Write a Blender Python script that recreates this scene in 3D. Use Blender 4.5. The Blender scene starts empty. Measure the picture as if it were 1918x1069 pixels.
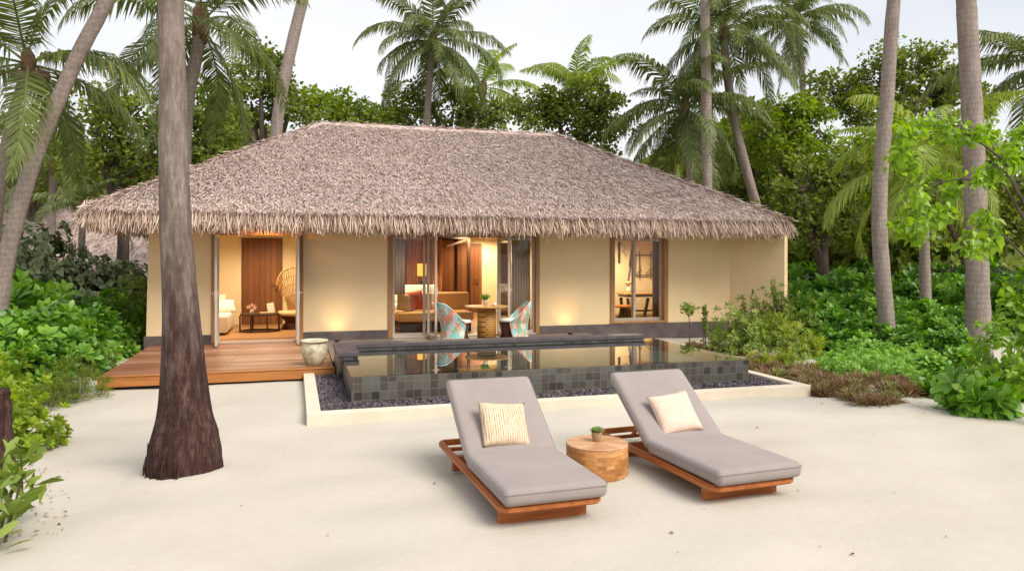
import bpy, bmesh, math, random
import numpy as np
from mathutils import Vector, Matrix
R = math.radians
rng = np.random.default_rng(7)
random.seed(7)
SC = bpy.context.scene
COL = SC.collection

# ------------------------------------------------------------------ camera model (survey of the place)
F_PX, YAW, HOR, CAM_H = 1378.0, R(16.45), 483.0, 1.9
CC, SS = math.cos(YAW), math.sin(YAW)
def at(u, v, d):
    lat = (u - 959) / F_PX * d
    return np.array([lat * CC + d * SS, d * CC - lat * SS, CAM_H - (v - HOR) / F_PX * d])
def gp(u, v, z=0.0):
    return at(u, v, F_PX * (CAM_H - z) / (v - HOR))
def size(px, d):
    return px * d / F_PX

# ------------------------------------------------------------------ mesh builder
class MB:
    def __init__(self):
        self.v, self.li, self.lt, self.t, self.n = [], [], [], [], 0
    def add(self, verts, faces, tone=0.5):
        verts = np.asarray(verts, float).reshape(-1, 3)
        for f in faces:
            self.li.append(np.asarray(f, np.int64) + self.n); self.lt.append(np.array([len(f)]))
        self.v.append(verts); self.t.append(np.full(len(verts), tone) if np.isscalar(tone) else np.asarray(tone))
        self.n += len(verts); return self
    def scatter(self, tpl, P, D, U, S, T):
        """copies of a small template (verts, faces): its Y along D, its Z near U, scaled by S (n,3), tone T (n)"""
        tv, tf = np.asarray(tpl[0], float), tpl[1]
        P = np.asarray(P, float); n = len(P)
        if n == 0: return self
        Y = D / np.maximum(np.linalg.norm(D, axis=1, keepdims=True), 1e-9)
        X = np.cross(Y, U); l = np.linalg.norm(X, axis=1, keepdims=True)
        bad = l[:, 0] < 1e-4
        if bad.any(): X[bad] = np.cross(Y[bad], np.array([0.3, 0.9, 0.31])); l = np.linalg.norm(X, axis=1, keepdims=True)
        X /= l; Z = np.cross(X, Y)
        S = np.asarray(S, float)
        if S.ndim == 1: S = np.repeat(S[:, None], 3, 1)
        k = len(tv)
        o = P[:, None, :] + (tv[None, :, 0:1] * S[:, None, 0:1]) * X[:, None, :] + (tv[None, :, 1:2] * S[:, None, 1:2]) * Y[:, None, :] + (tv[None, :, 2:3] * S[:, None, 2:3]) * Z[:, None, :]
        base = self.n + np.arange(n) * k
        fl = np.concatenate([np.asarray(f) for f in tf]); ft = np.array([len(f) for f in tf])
        self.li.append((base[:, None] + fl[None, :]).ravel()); self.lt.append(np.tile(ft, n))
        self.v.append(o.reshape(-1, 3)); self.t.append(np.repeat(np.asarray(T, float), k)); self.n += n * k
        return self
    def box(self, x0, x1, y0, y1, z0, z1, bevel=0.0, seg=2, tone=0.5):
        if bevel <= 0:
            v = [(x, y, z) for z in (z0, z1) for y in (y0, y1) for x in (x0, x1)]
            return self.add(v, [(0, 2, 3, 1), (4, 5, 7, 6), (0, 1, 5, 4), (2, 6, 7, 3), (0, 4, 6, 2), (1, 3, 7, 5)], tone)
        bm = bmesh.new(); bmesh.ops.create_cube(bm, size=1)
        bmesh.ops.scale(bm, vec=(x1 - x0, y1 - y0, z1 - z0), verts=bm.verts)
        bmesh.ops.translate(bm, vec=((x0 + x1) / 2, (y0 + y1) / 2, (z0 + z1) / 2), verts=bm.verts)
        bmesh.ops.bevel(bm, geom=bm.edges[:], offset=bevel, segments=seg, affect='EDGES', profile=0.5)
        return self.bm(bm, tone)
    def bm(self, bm, tone=0.5):
        bm.verts.index_update()
        self.add([v.co[:] for v in bm.verts], [[v.index for v in f.verts] for f in bm.faces], tone); bm.free(); return self
    def tube(self, pts, rad, sides=8, cap=True, tone=0.5, wob=None):
        pts = np.asarray(pts, float); n = len(pts); rad = np.full(n, rad) if np.isscalar(rad) else np.asarray(rad, float)
        tan = np.gradient(pts, axis=0); tan /= np.linalg.norm(tan, axis=1, keepdims=True) + 1e-12
        ref = np.array([0, 0, 1.0]) if abs(tan[0, 2]) < 0.9 else np.array([1.0, 0, 0])
        vs = []
        for i in range(n):
            a = np.cross(tan[i], ref); a /= np.linalg.norm(a) + 1e-12; b = np.cross(tan[i], a)
            for k in range(sides):
                th = 2 * math.pi * k / sides
                r = rad[i] * (1 if wob is None else wob[i, k])
                vs.append(pts[i] + r * (math.cos(th) * a + math.sin(th) * b))
        fs = [(i * sides + k, i * sides + (k + 1) % sides, (i + 1) * sides + (k + 1) % sides, (i + 1) * sides + k) for i in range(n - 1) for k in range(sides)]
        if cap: fs += [tuple(range(sides))[::-1], tuple((n - 1) * sides + k for k in range(sides))]
        return self.add(vs, fs, tone)
    def lathe(self, prof, c=(0, 0, 0), sides=32, tone=0.5):
        vs = [(c[0] + r * math.cos(2 * math.pi * k / sides), c[1] + r * math.sin(2 * math.pi * k / sides), c[2] + z) for r, z in prof for k in range(sides)]
        m = len(prof)
        fs = [(i * sides + k, i * sides + (k + 1) % sides, (i + 1) * sides + (k + 1) % sides, (i + 1) * sides + k) for i in range(m - 1) for k in range(sides)]
        if prof[0][0] > 1e-5: fs.append(tuple(range(sides))[::-1])
        if prof[-1][0] > 1e-5: fs.append(tuple((m - 1) * sides + k for k in range(sides)))
        return self.add(vs, fs, tone)
    def bar(self, a, b, w, h, tone=0.5):
        a, b = np.array(a, float), np.array(b, float); t = b - a; t /= np.linalg.norm(t)
        ref = np.array([0, 0, 1.0]) if abs(t[2]) < 0.9 else np.array([0, 1.0, 0])
        x = np.cross(t, ref); x /= np.linalg.norm(x); y = np.cross(x, t)
        v = [p + sx * w / 2 * x + sy * h / 2 * y for p in (a, b) for sx, sy in ((-1, -1), (1, -1), (1, 1), (-1, 1))]
        return self.add(v, [(0, 1, 2, 3), (7, 6, 5, 4), (0, 4, 5, 1), (1, 5, 6, 2), (2, 6, 7, 3), (3, 7, 4, 0)], tone)
    def mesh(self, name, mat, smooth=False, off=(0, 0, 0)):
        me = bpy.data.meshes.new(name)
        if self.n:
            v = np.concatenate(self.v) - np.asarray(off, float); li = np.concatenate(self.li); lt = np.concatenate(self.lt)
            me.vertices.add(len(v)); me.vertices.foreach_set('co', v.astype(np.float32).ravel())
            me.loops.add(len(li)); me.loops.foreach_set('vertex_index', li.astype(np.int32))
            me.polygons.add(len(lt)); me.polygons.foreach_set('loop_start', np.concatenate([[0], np.cumsum(lt)[:-1]]).astype(np.int32))
            me.polygons.foreach_set('use_smooth', np.full(len(lt), smooth))
            me.update(calc_edges=True); me.validate()
            at_ = me.attributes.new('tone', 'FLOAT', 'POINT'); at_.data.foreach_set('value', np.concatenate(self.t).astype(np.float32))
        me.materials.append(mat)
        return me
    def build(self, name, mat, parent=None, smooth=False, loc=None):
        """verts are world coordinates; the object's origin goes to its parent's origin (or loc)"""
        off = np.array(wloc(parent)) if parent else np.array(loc if loc is not None else (0, 0, 0), float)
        o = bpy.data.objects.new(name, self.mesh(name, mat, smooth, off)); COL.objects.link(o)
        if parent: o.parent = parent
        else: o.location = off
        return o
def wloc(o):
    p = Vector((0, 0, 0))
    while o: p = p + o.location; o = o.parent
    return p
def tag(o, label=None, cat=None, group=None, kind=None):
    if label: o['label'] = label
    if cat: o['category'] = cat
    if group: o['group'] = group
    if kind: o['kind'] = kind
    return o
def thing(name, label, cat, loc=(0, 0, 0), group=None):
    o = bpy.data.objects.new(name, None); COL.objects.link(o); o.location = loc; o.empty_display_size = 0.2
    return tag(o, label, cat, group)
def child(name, me, parent, loc=(0, 0, 0), rot=(0, 0, 0), sc=1.0):
    o = bpy.data.objects.new(name, me); COL.objects.link(o); o.parent = parent; o.location = loc; o.rotation_euler = rot
    o.scale = (sc,) * 3 if np.isscalar(sc) else sc
    return o
def copy_tree(o, parent=None):
    c = o.copy(); COL.objects.link(c)
    if parent: c.parent = parent
    for ch in list(o.children): copy_tree(ch, c)
    return c

# ------------------------------------------------------------------ materials
def nm(name):
    m = bpy.data.materials.new(name); m.use_nodes = True; nt = m.node_tree; nt.nodes.clear()
    out = nt.nodes.new('ShaderNodeOutputMaterial'); return m, nt, out
def N(nt, typ, **kw):
    n = nt.nodes.new(typ)
    for k, v in kw.items():
        if k in n.inputs.keys(): n.inputs[k].default_value = v
        else: setattr(n, k, v)
    return n
def c4(c): return (c[0], c[1], c[2], 1)
def ramp(nt, fac, stops):
    r = nt.nodes.new('ShaderNodeValToRGB'); e = r.color_ramp.elements
    while len(e) < len(stops): e.new(0.5)
    for i, (p, c) in enumerate(stops): e[i].position = p; e[i].color = c4(c)
    nt.links.new(fac, r.inputs[0]); return r.outputs[0]
def mat(name, cols, scale=8, detail=5, rough=0.7, bump=0.15, stretch=(1, 1, 1), spec=0.3, bscale=None, coord='Object', attr=None, dist=0.02, metallic=0.0, sheen=0.0):
    """noise-varied surface: cols is a list of colours along the noise; attr mixes in the mesh's own tone"""
    m, nt, out = nm(name); L = nt.links.new
    p = N(nt, 'ShaderNodeBsdfPrincipled'); p.inputs['Roughness'].default_value = rough; p.inputs['Specular IOR Level'].default_value = spec
    p.inputs['Metallic'].default_value = metallic
    if sheen: p.inputs['Sheen Weight'].default_value = sheen
    tc = N(nt, 'ShaderNodeTexCoord'); mp = N(nt, 'ShaderNodeMapping'); mp.inputs['Scale'].default_value = stretch
    L(tc.outputs[coord], mp.inputs[0])
    no = N(nt, 'ShaderNodeTexNoise', Scale=scale, Detail=detail, Roughness=0.6); L(mp.outputs[0], no.inputs['Vector'])
    fac = no.outputs['Fac']
    if attr is not None:
        a = N(nt, 'ShaderNodeAttribute', attribute_name='tone'); mx = N(nt, 'ShaderNodeMix'); mx.inputs[0].default_value = attr
        L(fac, mx.inputs[2]); L(a.outputs['Fac'], mx.inputs[3]); fac = mx.outputs[0]
    k = len(cols); lo, hi = (0.3, 0.7) if attr is None else (0.15, 0.85)
    col = ramp(nt, fac, [(lo + (hi - lo) * i / max(1, k - 1), c) for i, c in enumerate(cols)]) if k > 1 else None
    if col is not None: L(col, p.inputs['Base Color'])
    else: p.inputs['Base Color'].default_value = c4(cols[0])
    if bump:
        n2 = N(nt, 'ShaderNodeTexNoise', Scale=bscale or scale * 3, Detail=6, Roughness=0.65); L(mp.outputs[0], n2.inputs['Vector'])
        b = N(nt, 'ShaderNodeBump', Strength=bump, Distance=dist); L(n2.outputs['Fac'], b.inputs['Height']); L(b.outputs[0], p.inputs['Normal'])
    L(p.outputs[0], out.inputs[0]); return m
def leafmat(name, dark, mid, light, trans=0.35, rough=0.45, spec=0.35):
    m, nt, out = nm(name); L = nt.links.new
    a = N(nt, 'ShaderNodeAttribute', attribute_name='tone')
    col = ramp(nt, a.outputs['Fac'], [(0.0, dark), (0.5, mid), (1.0, light)])
    p = N(nt, 'ShaderNodeBsdfPrincipled'); p.inputs['Roughness'].default_value = rough; p.inputs['Specular IOR Level'].default_value = spec
    L(col, p.inputs['Base Color'])
    t = N(nt, 'ShaderNodeBsdfTranslucent'); hs = N(nt, 'ShaderNodeHueSaturation', Saturation=1.15, Value=1.5); L(col, hs.inputs['Color']); L(hs.outputs[0], t.inputs[0])
    mx = N(nt, 'ShaderNodeMixShader'); mx.inputs[0].default_value = trans; L(p.outputs[0], mx.inputs[1]); L(t.outputs[0], mx.inputs[2])
    L(mx.outputs[0], out.inputs[0]); return m
def planks(name, cols, width, axis, rough=0.5, along=1.2, gap=(0.03, 0.015, 0.01), spec=0.35, length=2.4):
    """boards laid side by side across `axis` (0 X, 1 Y, 2 Z), grain along the other horizontal axis"""
    m, nt, out = nm(name); L = nt.links.new
    p = N(nt, 'ShaderNodeBsdfPrincipled'); p.inputs['Roughness'].default_value = rough; p.inputs['Specular IOR Level'].default_value = spec
    tc = N(nt, 'ShaderNodeTexCoord'); sp = N(nt, 'ShaderNodeSeparateXYZ'); L(tc.outputs['Object'], sp.inputs[0])
    other = 2 if axis == 0 and along == 'z' else (1 if axis == 0 else 0)
    cb = N(nt, 'ShaderNodeCombineXYZ'); L(sp.outputs[other], cb.inputs[0]); L(sp.outputs[axis], cb.inputs[1])
    br = N(nt, 'ShaderNodeTexBrick', Scale=1.0); br.offset = 0.37
    br.inputs['Color1'].default_value = (0, 0, 0, 1); br.inputs['Color2'].default_value = (1, 1, 1, 1); br.inputs['Mortar'].default_value = (0.5, 0.5, 0.5, 1)
    br.inputs['Mortar Size'].default_value = width * 0.035; br.inputs['Brick Width'].default_value = length; br.inputs['Row Height'].default_value = width; br.inputs['Bias'].default_value = 0
    L(cb.outputs[0], br.inputs['Vector'])
    mp = N(nt, 'ShaderNodeMapping'); st = [14, 14, 14]; st[other] = 1.1; mp.inputs['Scale'].default_value = st; L(tc.outputs['Object'], mp.inputs[0])
    no = N(nt, 'ShaderNodeTexNoise', Scale=2.2, Detail=6, Roughness=0.62); L(mp.outputs[0], no.inputs['Vector'])
    big = N(nt, 'ShaderNodeTexNoise', Scale=1.1, Detail=3); L(tc.outputs['Object'], big.inputs['Vector'])
    m1 = N(nt, 'ShaderNodeMix'); m1.inputs[0].default_value = 0.38; L(no.outputs['Fac'], m1.inputs[2]); L(br.outputs['Color'], m1.inputs[3])
    m2 = N(nt, 'ShaderNodeMix'); m2.inputs[0].default_value = 0.3; L(m1.outputs[0], m2.inputs[2]); L(big.outputs['Fac'], m2.inputs[3])
    col = ramp(nt, m2.outputs[0], [(0.25 + 0.5 * i / (len(cols) - 1), c) for i, c in enumerate(cols)])
    mx = N(nt, 'ShaderNodeMix', data_type='RGBA'); L(br.outputs['Fac'], mx.inputs[0]); L(col, mx.inputs[6]); mx.inputs[7].default_value = c4(gap)
    L(mx.outputs[2], p.inputs['Base Color'])
    b = N(nt, 'ShaderNodeBump', Strength=0.3, Distance=0.01); L(no.outputs['Fac'], b.inputs['Height'])
    b2 = N(nt, 'ShaderNodeBump', Strength=0.6, Distance=0.006, invert=True); L(br.outputs['Fac'], b2.inputs['Height']); L(b.outputs[0], b2.inputs['Normal']); L(b2.outputs[0], p.inputs['Normal'])
    L(p.outputs[0], out.inputs[0]); return m
def tiles(name, cols, w, grout, rough=0.35):
    m, nt, out = nm(name); L = nt.links.new
    p = N(nt, 'ShaderNodeBsdfPrincipled'); p.inputs['Roughness'].default_value = rough; p.inputs['Specular IOR Level'].default_value = 0.5
    tc = N(nt, 'ShaderNodeTexCoord'); sp = N(nt, 'ShaderNodeSeparateXYZ'); L(tc.outputs['Object'], sp.inputs[0])
    ad = N(nt, 'ShaderNodeMath', operation='ADD'); L(sp.outputs[0], ad.inputs[0]); L(sp.outputs[1], ad.inputs[1])
    cb = N(nt, 'ShaderNodeCombineXYZ'); L(ad.outputs[0], cb.inputs[0]); L(sp.outputs[2], cb.inputs[1])
    br = N(nt, 'ShaderNodeTexBrick', Scale=1.0); br.offset = 0; br.squash = 1
    br.inputs['Color1'].default_value = (0, 0, 0, 1); br.inputs['Color2'].default_value = (1, 1, 1, 1); br.inputs['Mortar'].default_value = (0.5, 0.5, 0.5, 1)
    br.inputs['Mortar Size'].default_value = 0.0028; br.inputs['Brick Width'].default_value = w; br.inputs['Row Height'].default_value = w
    L(cb.outputs[0], br.inputs['Vector'])
    no = N(nt, 'ShaderNodeTexNoise', Scale=9, Detail=5); L(tc.outputs['Object'], no.inputs['Vector'])
    m1 = N(nt, 'ShaderNodeMix'); m1.inputs[0].default_value = 0.35; L(br.outputs['Color'], m1.inputs[2]); L(no.outputs['Fac'], m1.inputs[3])
    col = ramp(nt, m1.outputs[0], [(0.15 + 0.7 * i / (len(cols) - 1), c) for i, c in enumerate(cols)])
    mx = N(nt, 'ShaderNodeMix', data_type='RGBA'); L(br.outputs['Fac'], mx.inputs[0]); L(col, mx.inputs[6]); mx.inputs[7].default_value = c4(grout)
    L(mx.outputs[2], p.inputs['Base Color'])
    b = N(nt, 'ShaderNodeBump', Strength=0.5, Distance=0.004, invert=True); L(br.outputs['Fac'], b.inputs['Height']); L(b.outputs[0], p.inputs['Normal'])
    L(p.outputs[0], out.inputs[0]); return m
def glassmat(name, tint, mirror=1.0, ior=1.5, bump=0.0, rough=0.0):
    """thin glass or water: see-through, tinted, with the reflection growing at grazing angles"""
    m, nt, out = nm(name); L = nt.links.new
    t = N(nt, 'ShaderNodeBsdfTransparent'); t.inputs[0].default_value = c4(tint)
    g = N(nt, 'ShaderNodeBsdfGlossy', Roughness=rough); g.inputs[0].default_value = (1, 1, 1, 1)
    fr = N(nt, 'ShaderNodeFresnel', IOR=ior); mx = N(nt, 'ShaderNodeMixShader')
    bo = N(nt, 'ShaderNodeMath', operation='MULTIPLY', use_clamp=True); bo.inputs[1].default_value = mirror; L(fr.outputs[0], bo.inputs[0]); L(bo.outputs[0], mx.inputs[0]); L(t.outputs[0], mx.inputs[1]); L(g.outputs[0], mx.inputs[2])
    if bump:
        tc = N(nt, 'ShaderNodeTexCoord'); no = N(nt, 'ShaderNodeTexNoise', Scale=2.5, Detail=3); L(tc.outputs['Object'], no.inputs['Vector'])
        b = N(nt, 'ShaderNodeBump', Strength=bump, Distance=0.01); L(no.outputs['Fac'], b.inputs['Height']); L(b.outputs[0], g.inputs['Normal']); L(b.outputs[0], fr.inputs['Normal'])
    L(mx.outputs[0], out.inputs[0]); return m
def emis(name, col, s):
    m, nt, out = nm(name); e = N(nt, 'ShaderNodeEmission', Strength=s); e.inputs[0].default_value = c4(col); nt.links.new(e.outputs[0], out.inputs[0]); return m
def stripes(name, cols, freq, axis='X', rough=0.9, dist=2.0, warp=6.0, bump=0.5):
    m, nt, out = nm(name); L = nt.links.new
    p = N(nt, 'ShaderNodeBsdfPrincipled'); p.inputs['Roughness'].default_value = rough; p.inputs['Specular IOR Level'].default_value = 0.1
    tc = N(nt, 'ShaderNodeTexCoord')
    w = N(nt, 'ShaderNodeTexWave', Scale=freq, Distortion=dist, Detail=3); w.bands_direction = axis; w.inputs['Detail Scale'].default_value = warp; L(tc.outputs['Object'], w.inputs['Vector'])
    mp = N(nt, 'ShaderNodeMapping'); mp.inputs['Scale'].default_value = (60, 60, 12) if axis == 'X' else (14, 60, 60); L(tc.outputs['Object'], mp.inputs[0])
    no = N(nt, 'ShaderNodeTexNoise', Scale=1.0, Detail=3); L(mp.outputs[0], no.inputs['Vector'])
    m1 = N(nt, 'ShaderNodeMix'); m1.inputs[0].default_value = 0.55; L(w.outputs['Fac'], m1.inputs[2]); L(no.outputs['Fac'], m1.inputs[3])
    L(ramp(nt, m1.outputs[0], [(0.25 + 0.5 * i / (len(cols) - 1), c) for i, c in enumerate(cols)]), p.inputs['Base Color'])
    b = N(nt, 'ShaderNodeBump', Strength=bump, Distance=0.006); L(m1.outputs[0], b.inputs['Height']); L(b.outputs[0], p.inputs['Normal'])
    L(p.outputs[0], out.inputs[0]); return m

def sandmat():
    m, nt, out = nm('coral_sand'); L = nt.links.new
    p = N(nt, 'ShaderNodeBsdfPrincipled'); p.inputs['Roughness'].default_value = 0.95; p.inputs['Specular IOR Level'].default_value = 0.1
    tc = N(nt, 'ShaderNodeTexCoord')
    n1 = N(nt, 'ShaderNodeTexNoise', Scale=0.55, Detail=6, Roughness=0.6); n2 = N(nt, 'ShaderNodeTexNoise', Scale=60, Detail=4, Roughness=0.7); n3 = N(nt, 'ShaderNodeTexNoise', Scale=7, Detail=8, Roughness=0.7)
    for n in (n1, n2, n3): L(tc.outputs['Object'], n.inputs['Vector'])
    m1 = N(nt, 'ShaderNodeMix'); m1.inputs[0].default_value = 0.35; L(n1.outputs['Fac'], m1.inputs[2]); L(n2.outputs['Fac'], m1.inputs[3])
    m2 = N(nt, 'ShaderNodeMix'); m2.inputs[0].default_value = 0.3; L(m1.outputs[0], m2.inputs[2]); L(n3.outputs['Fac'], m2.inputs[3])
    L(ramp(nt, m2.outputs[0], [(0.3, (0.45, 0.405, 0.335)), (0.5, (0.49, 0.45, 0.38)), (0.7, (0.52, 0.484, 0.415))]), p.inputs['Base Color'])
    b1 = N(nt, 'ShaderNodeBump', Strength=0.35, Distance=0.025); L(n3.outputs['Fac'], b1.inputs['Height'])
    b2 = N(nt, 'ShaderNodeBump', Strength=0.4, Distance=0.006); L(n2.outputs['Fac'], b2.inputs['Height']); L(b1.outputs[0], b2.inputs['Normal']); L(b2.outputs[0], p.inputs['Normal'])
    L(p.outputs[0], out.inputs[0]); return m
def trunkmat(name, dark, mid, light, ring=9.0, upper=None):
    m, nt, out = nm(name); L = nt.links.new
    p = N(nt, 'ShaderNodeBsdfPrincipled'); p.inputs['Roughness'].default_value = 0.9; p.inputs['Specular IOR Level'].default_value = 0.15
    tc = N(nt, 'ShaderNodeTexCoord')
    mp = N(nt, 'ShaderNodeMapping'); mp.inputs['Scale'].default_value = (5, 5, 1.3); L(tc.outputs['Object'], mp.inputs[0])
    n1 = N(nt, 'ShaderNodeTexNoise', Scale=1.6, Detail=8, Roughness=0.7); L(mp.outputs[0], n1.inputs['Vector'])
    mp2 = N(nt, 'ShaderNodeMapping'); mp2.inputs['Scale'].default_value = (24, 24, 4); L(tc.outputs['Object'], mp2.inputs[0])
    n2 = N(nt, 'ShaderNodeTexNoise', Scale=1.5, Detail=6, Roughness=0.7); L(mp2.outputs[0], n2.inputs['Vector'])
    w = N(nt, 'ShaderNodeTexWave', Scale=ring / 6.283 * 2, Distortion=7.0, Detail=4); w.bands_direction = 'Z'; w.wave_profile = 'SAW'; L(tc.outputs['Object'], w.inputs['Vector'])
    m1 = N(nt, 'ShaderNodeMix'); m1.inputs[0].default_value = 0.5; L(n1.outputs['Fac'], m1.inputs[2]); L(n2.outputs['Fac'], m1.inputs[3])
    m2 = N(nt, 'ShaderNodeMix'); m2.inputs[0].default_value = 0.02 if upper else 0.09; L(m1.outputs[0], m2.inputs[2]); L(w.outputs['Fac'], m2.inputs[3])
    col = ramp(nt, m2.outputs[0], [(0.28, dark), (0.5, mid), (0.72, light)])
    if upper:       # weathered grey bark higher up, damp brown bark near the foot, with an uneven border; pale lichen specks
        c2 = ramp(nt, m2.outputs[0], [(0.28, upper[0]), (0.5, upper[1]), (0.72, upper[2])])
        sz = N(nt, 'ShaderNodeSeparateXYZ'); L(tc.outputs['Object'], sz.inputs[0]); n5 = N(nt, 'ShaderNodeTexNoise', Scale=2.2, Detail=5); L(mp.outputs[0], n5.inputs['Vector'])
        ma = N(nt, 'ShaderNodeMath', operation='MULTIPLY_ADD'); L(n5.outputs['Fac'], ma.inputs[0]); ma.inputs[1].default_value = 2.6; L(sz.outputs[2], ma.inputs[2])
        mr = N(nt, 'ShaderNodeMapRange'); mr.inputs[1].default_value = 2.1; mr.inputs[2].default_value = 3.9; L(ma.outputs[0], mr.inputs[0])
        mc = N(nt, 'ShaderNodeMix', data_type='RGBA'); L(mr.outputs[0], mc.inputs[0]); L(col, mc.inputs[6]); L(c2, mc.inputs[7])
        vo = N(nt, 'ShaderNodeTexNoise', Scale=3.2, Detail=5, Roughness=0.8); L(mp2.outputs[0], vo.inputs['Vector']); lr = N(nt, 'ShaderNodeMapRange'); lr.inputs[1].default_value = 0.64; lr.inputs[2].default_value = 0.80; L(vo.outputs['Fac'], lr.inputs[0])
        md = N(nt, 'ShaderNodeMix', data_type='RGBA'); L(lr.outputs[0], md.inputs[0]); L(mc.outputs[2], md.inputs[6]); md.inputs[7].default_value = (0.36, 0.31, 0.27, 1); col = md.outputs[2]
    L(col, p.inputs['Base Color'])
    b1 = N(nt, 'ShaderNodeBump', Strength=0.6, Distance=0.03); L(n2.outputs['Fac'], b1.inputs['Height'])
    b2 = N(nt, 'ShaderNodeBump', Strength=0.03 if upper else 0.22, Distance=0.012); L(w.outputs['Fac'], b2.inputs['Height']); L(b1.outputs[0], b2.inputs['Normal']); L(b2.outputs[0], p.inputs['Normal'])
    L(p.outputs[0], out.inputs[0]); return m
def weavemat():
    m, nt, out = nm('woven_multicolour'); L = nt.links.new
    p = N(nt, 'ShaderNodeBsdfPrincipled'); p.inputs['Roughness'].default_value = 0.6
    tc = N(nt, 'ShaderNodeTexCoord'); mp = N(nt, 'ShaderNodeMapping'); mp.inputs['Scale'].default_value = (13, 13, 10); mp.inputs['Rotation'].default_value = (0, R(40), R(20)); L(tc.outputs['Object'], mp.inputs[0])
    v = N(nt, 'ShaderNodeTexVoronoi', Scale=1.0, distance='MANHATTAN'); L(mp.outputs[0], v.inputs['Vector'])
    sp = N(nt, 'ShaderNodeSeparateColor'); L(v.outputs['Color'], sp.inputs[0])
    r = ramp(nt, sp.outputs[0], [(0.0, (0.16, 0.50, 0.44)), (0.2, (0.72, 0.20, 0.09)), (0.40, (0.66, 0.66, 0.60)), (0.55, (0.16, 0.42, 0.20)), (0.63, (0.70, 0.58, 0.50)), (0.75, (0.76, 0.30, 0.18)), (0.86, (0.36, 0.62, 0.58))])
    r.node.color_ramp.interpolation = 'CONSTANT'
    ck = N(nt, 'ShaderNodeTexChecker', Scale=75); L(tc.outputs['Object'], ck.inputs['Vector'])
    mx = N(nt, 'ShaderNodeMix', data_type='RGBA', blend_type='MIX'); mx.inputs[7].default_value = (0.7, 0.66, 0.6, 1)
    mu = N(nt, 'ShaderNodeMath', operation='MULTIPLY'); mu.inputs[1].default_value = 0.3; L(ck.outputs['Fac'], mu.inputs[0]); L(mu.outputs[0], mx.inputs[0]); L(r, mx.inputs[6]); L(mx.outputs[2], p.inputs['Base Color'])
    b = N(nt, 'ShaderNodeBump', Strength=0.5, Distance=0.005); L(ck.outputs['Fac'], b.inputs['Height']); L(b.outputs[0], p.inputs['Normal'])
    L(p.outputs[0], out.inputs[0]); return m
def perfmat():
    m, nt, out = nm('perforated_ochre'); L = nt.links.new
    p = N(nt, 'ShaderNodeBsdfPrincipled'); p.inputs['Roughness'].default_value = 0.5
    tc = N(nt, 'ShaderNodeTexCoord'); sp = N(nt, 'ShaderNodeSeparateXYZ'); L(tc.outputs['Object'], sp.inputs[0])
    ad = N(nt, 'ShaderNodeMath', operation='ADD'); L(sp.outputs[0], ad.inputs[0]); L(sp.outputs[1], ad.inputs[1])
    cb = N(nt, 'ShaderNodeCombineXYZ'); L(ad.outputs[0], cb.inputs[0]); L(sp.outputs[2], cb.inputs[1])
    br = N(nt, 'ShaderNodeTexBrick', Scale=1.0); br.inputs['Brick Width'].default_value = 0.085; br.inputs['Row Height'].default_value = 0.05; br.inputs['Mortar Size'].default_value = 0.017
    br.inputs['Color1'].default_value = (0.10, 0.045, 0.012, 1); br.inputs['Color2'].default_value = (0.16, 0.07, 0.02, 1); br.inputs['Mortar'].default_value = (0.55, 0.27, 0.06, 1); L(cb.outputs[0], br.inputs['Vector'])
    L(br.outputs['Color'], p.inputs['Base Color']); b = N(nt, 'ShaderNodeBump', Strength=1.0, Distance=0.02); L(br.outputs['Fac'], b.inputs['Height']); L(b.outputs[0], p.inputs['Normal'])
    L(p.outputs[0], out.inputs[0]); return m
def mosaicmat(name, cols, w, h, grout):
    m, nt, out = nm(name); L = nt.links.new
    p = N(nt, 'ShaderNodeBsdfPrincipled'); p.inputs['Roughness'].default_value = 0.45
    tc = N(nt, 'ShaderNodeTexCoord'); sp = N(nt, 'ShaderNodeSeparateXYZ'); L(tc.outputs['Object'], sp.inputs[0])
    an = N(nt, 'ShaderNodeMath', operation='ARCTAN2'); L(sp.outputs[1], an.inputs[0]); L(sp.outputs[0], an.inputs[1])
    ml = N(nt, 'ShaderNodeMath', operation='MULTIPLY'); ml.inputs[1].default_value = 0.27; L(an.outputs[0], ml.inputs[0])
    cb = N(nt, 'ShaderNodeCombineXYZ'); L(ml.outputs[0], cb.inputs[0]); L(sp.outputs[2], cb.inputs[1])
    br = N(nt, 'ShaderNodeTexBrick', Scale=1.0); br.inputs['Brick Width'].default_value = w; br.inputs['Row Height'].default_value = h; br.inputs['Mortar Size'].default_value = 0.0015
    br.inputs['Color1'].default_value = (0, 0, 0, 1); br.inputs['Color2'].default_value = (1, 1, 1, 1); br.inputs['Mortar'].default_value = (0.2, 0.2, 0.2, 1); L(cb.outputs[0], br.inputs['Vector'])
    mp = N(nt, 'ShaderNodeMapping'); mp.inputs['Scale'].default_value = (6, 6, 40); L(tc.outputs['Object'], mp.inputs[0])
    no = N(nt, 'ShaderNodeTexNoise', Scale=2.0, Detail=5); L(mp.outputs[0], no.inputs['Vector'])
    m1 = N(nt, 'ShaderNodeMix'); m1.inputs[0].default_value = 0.4; L(br.outputs['Color'], m1.inputs[2]); L(no.outputs['Fac'], m1.inputs[3])
    L(ramp(nt, m1.outputs[0], [(0.15 + 0.7 * i / (len(cols) - 1), c) for i, c in enumerate(cols)]), p.inputs['Base Color'])
    b = N(nt, 'ShaderNodeBump', Strength=0.4, Distance=0.004, invert=True); L(br.outputs['Fac'], b.inputs['Height']); L(b.outputs[0], p.inputs['Normal'])
    L(p.outputs[0], out.inputs[0]); return m

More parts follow.
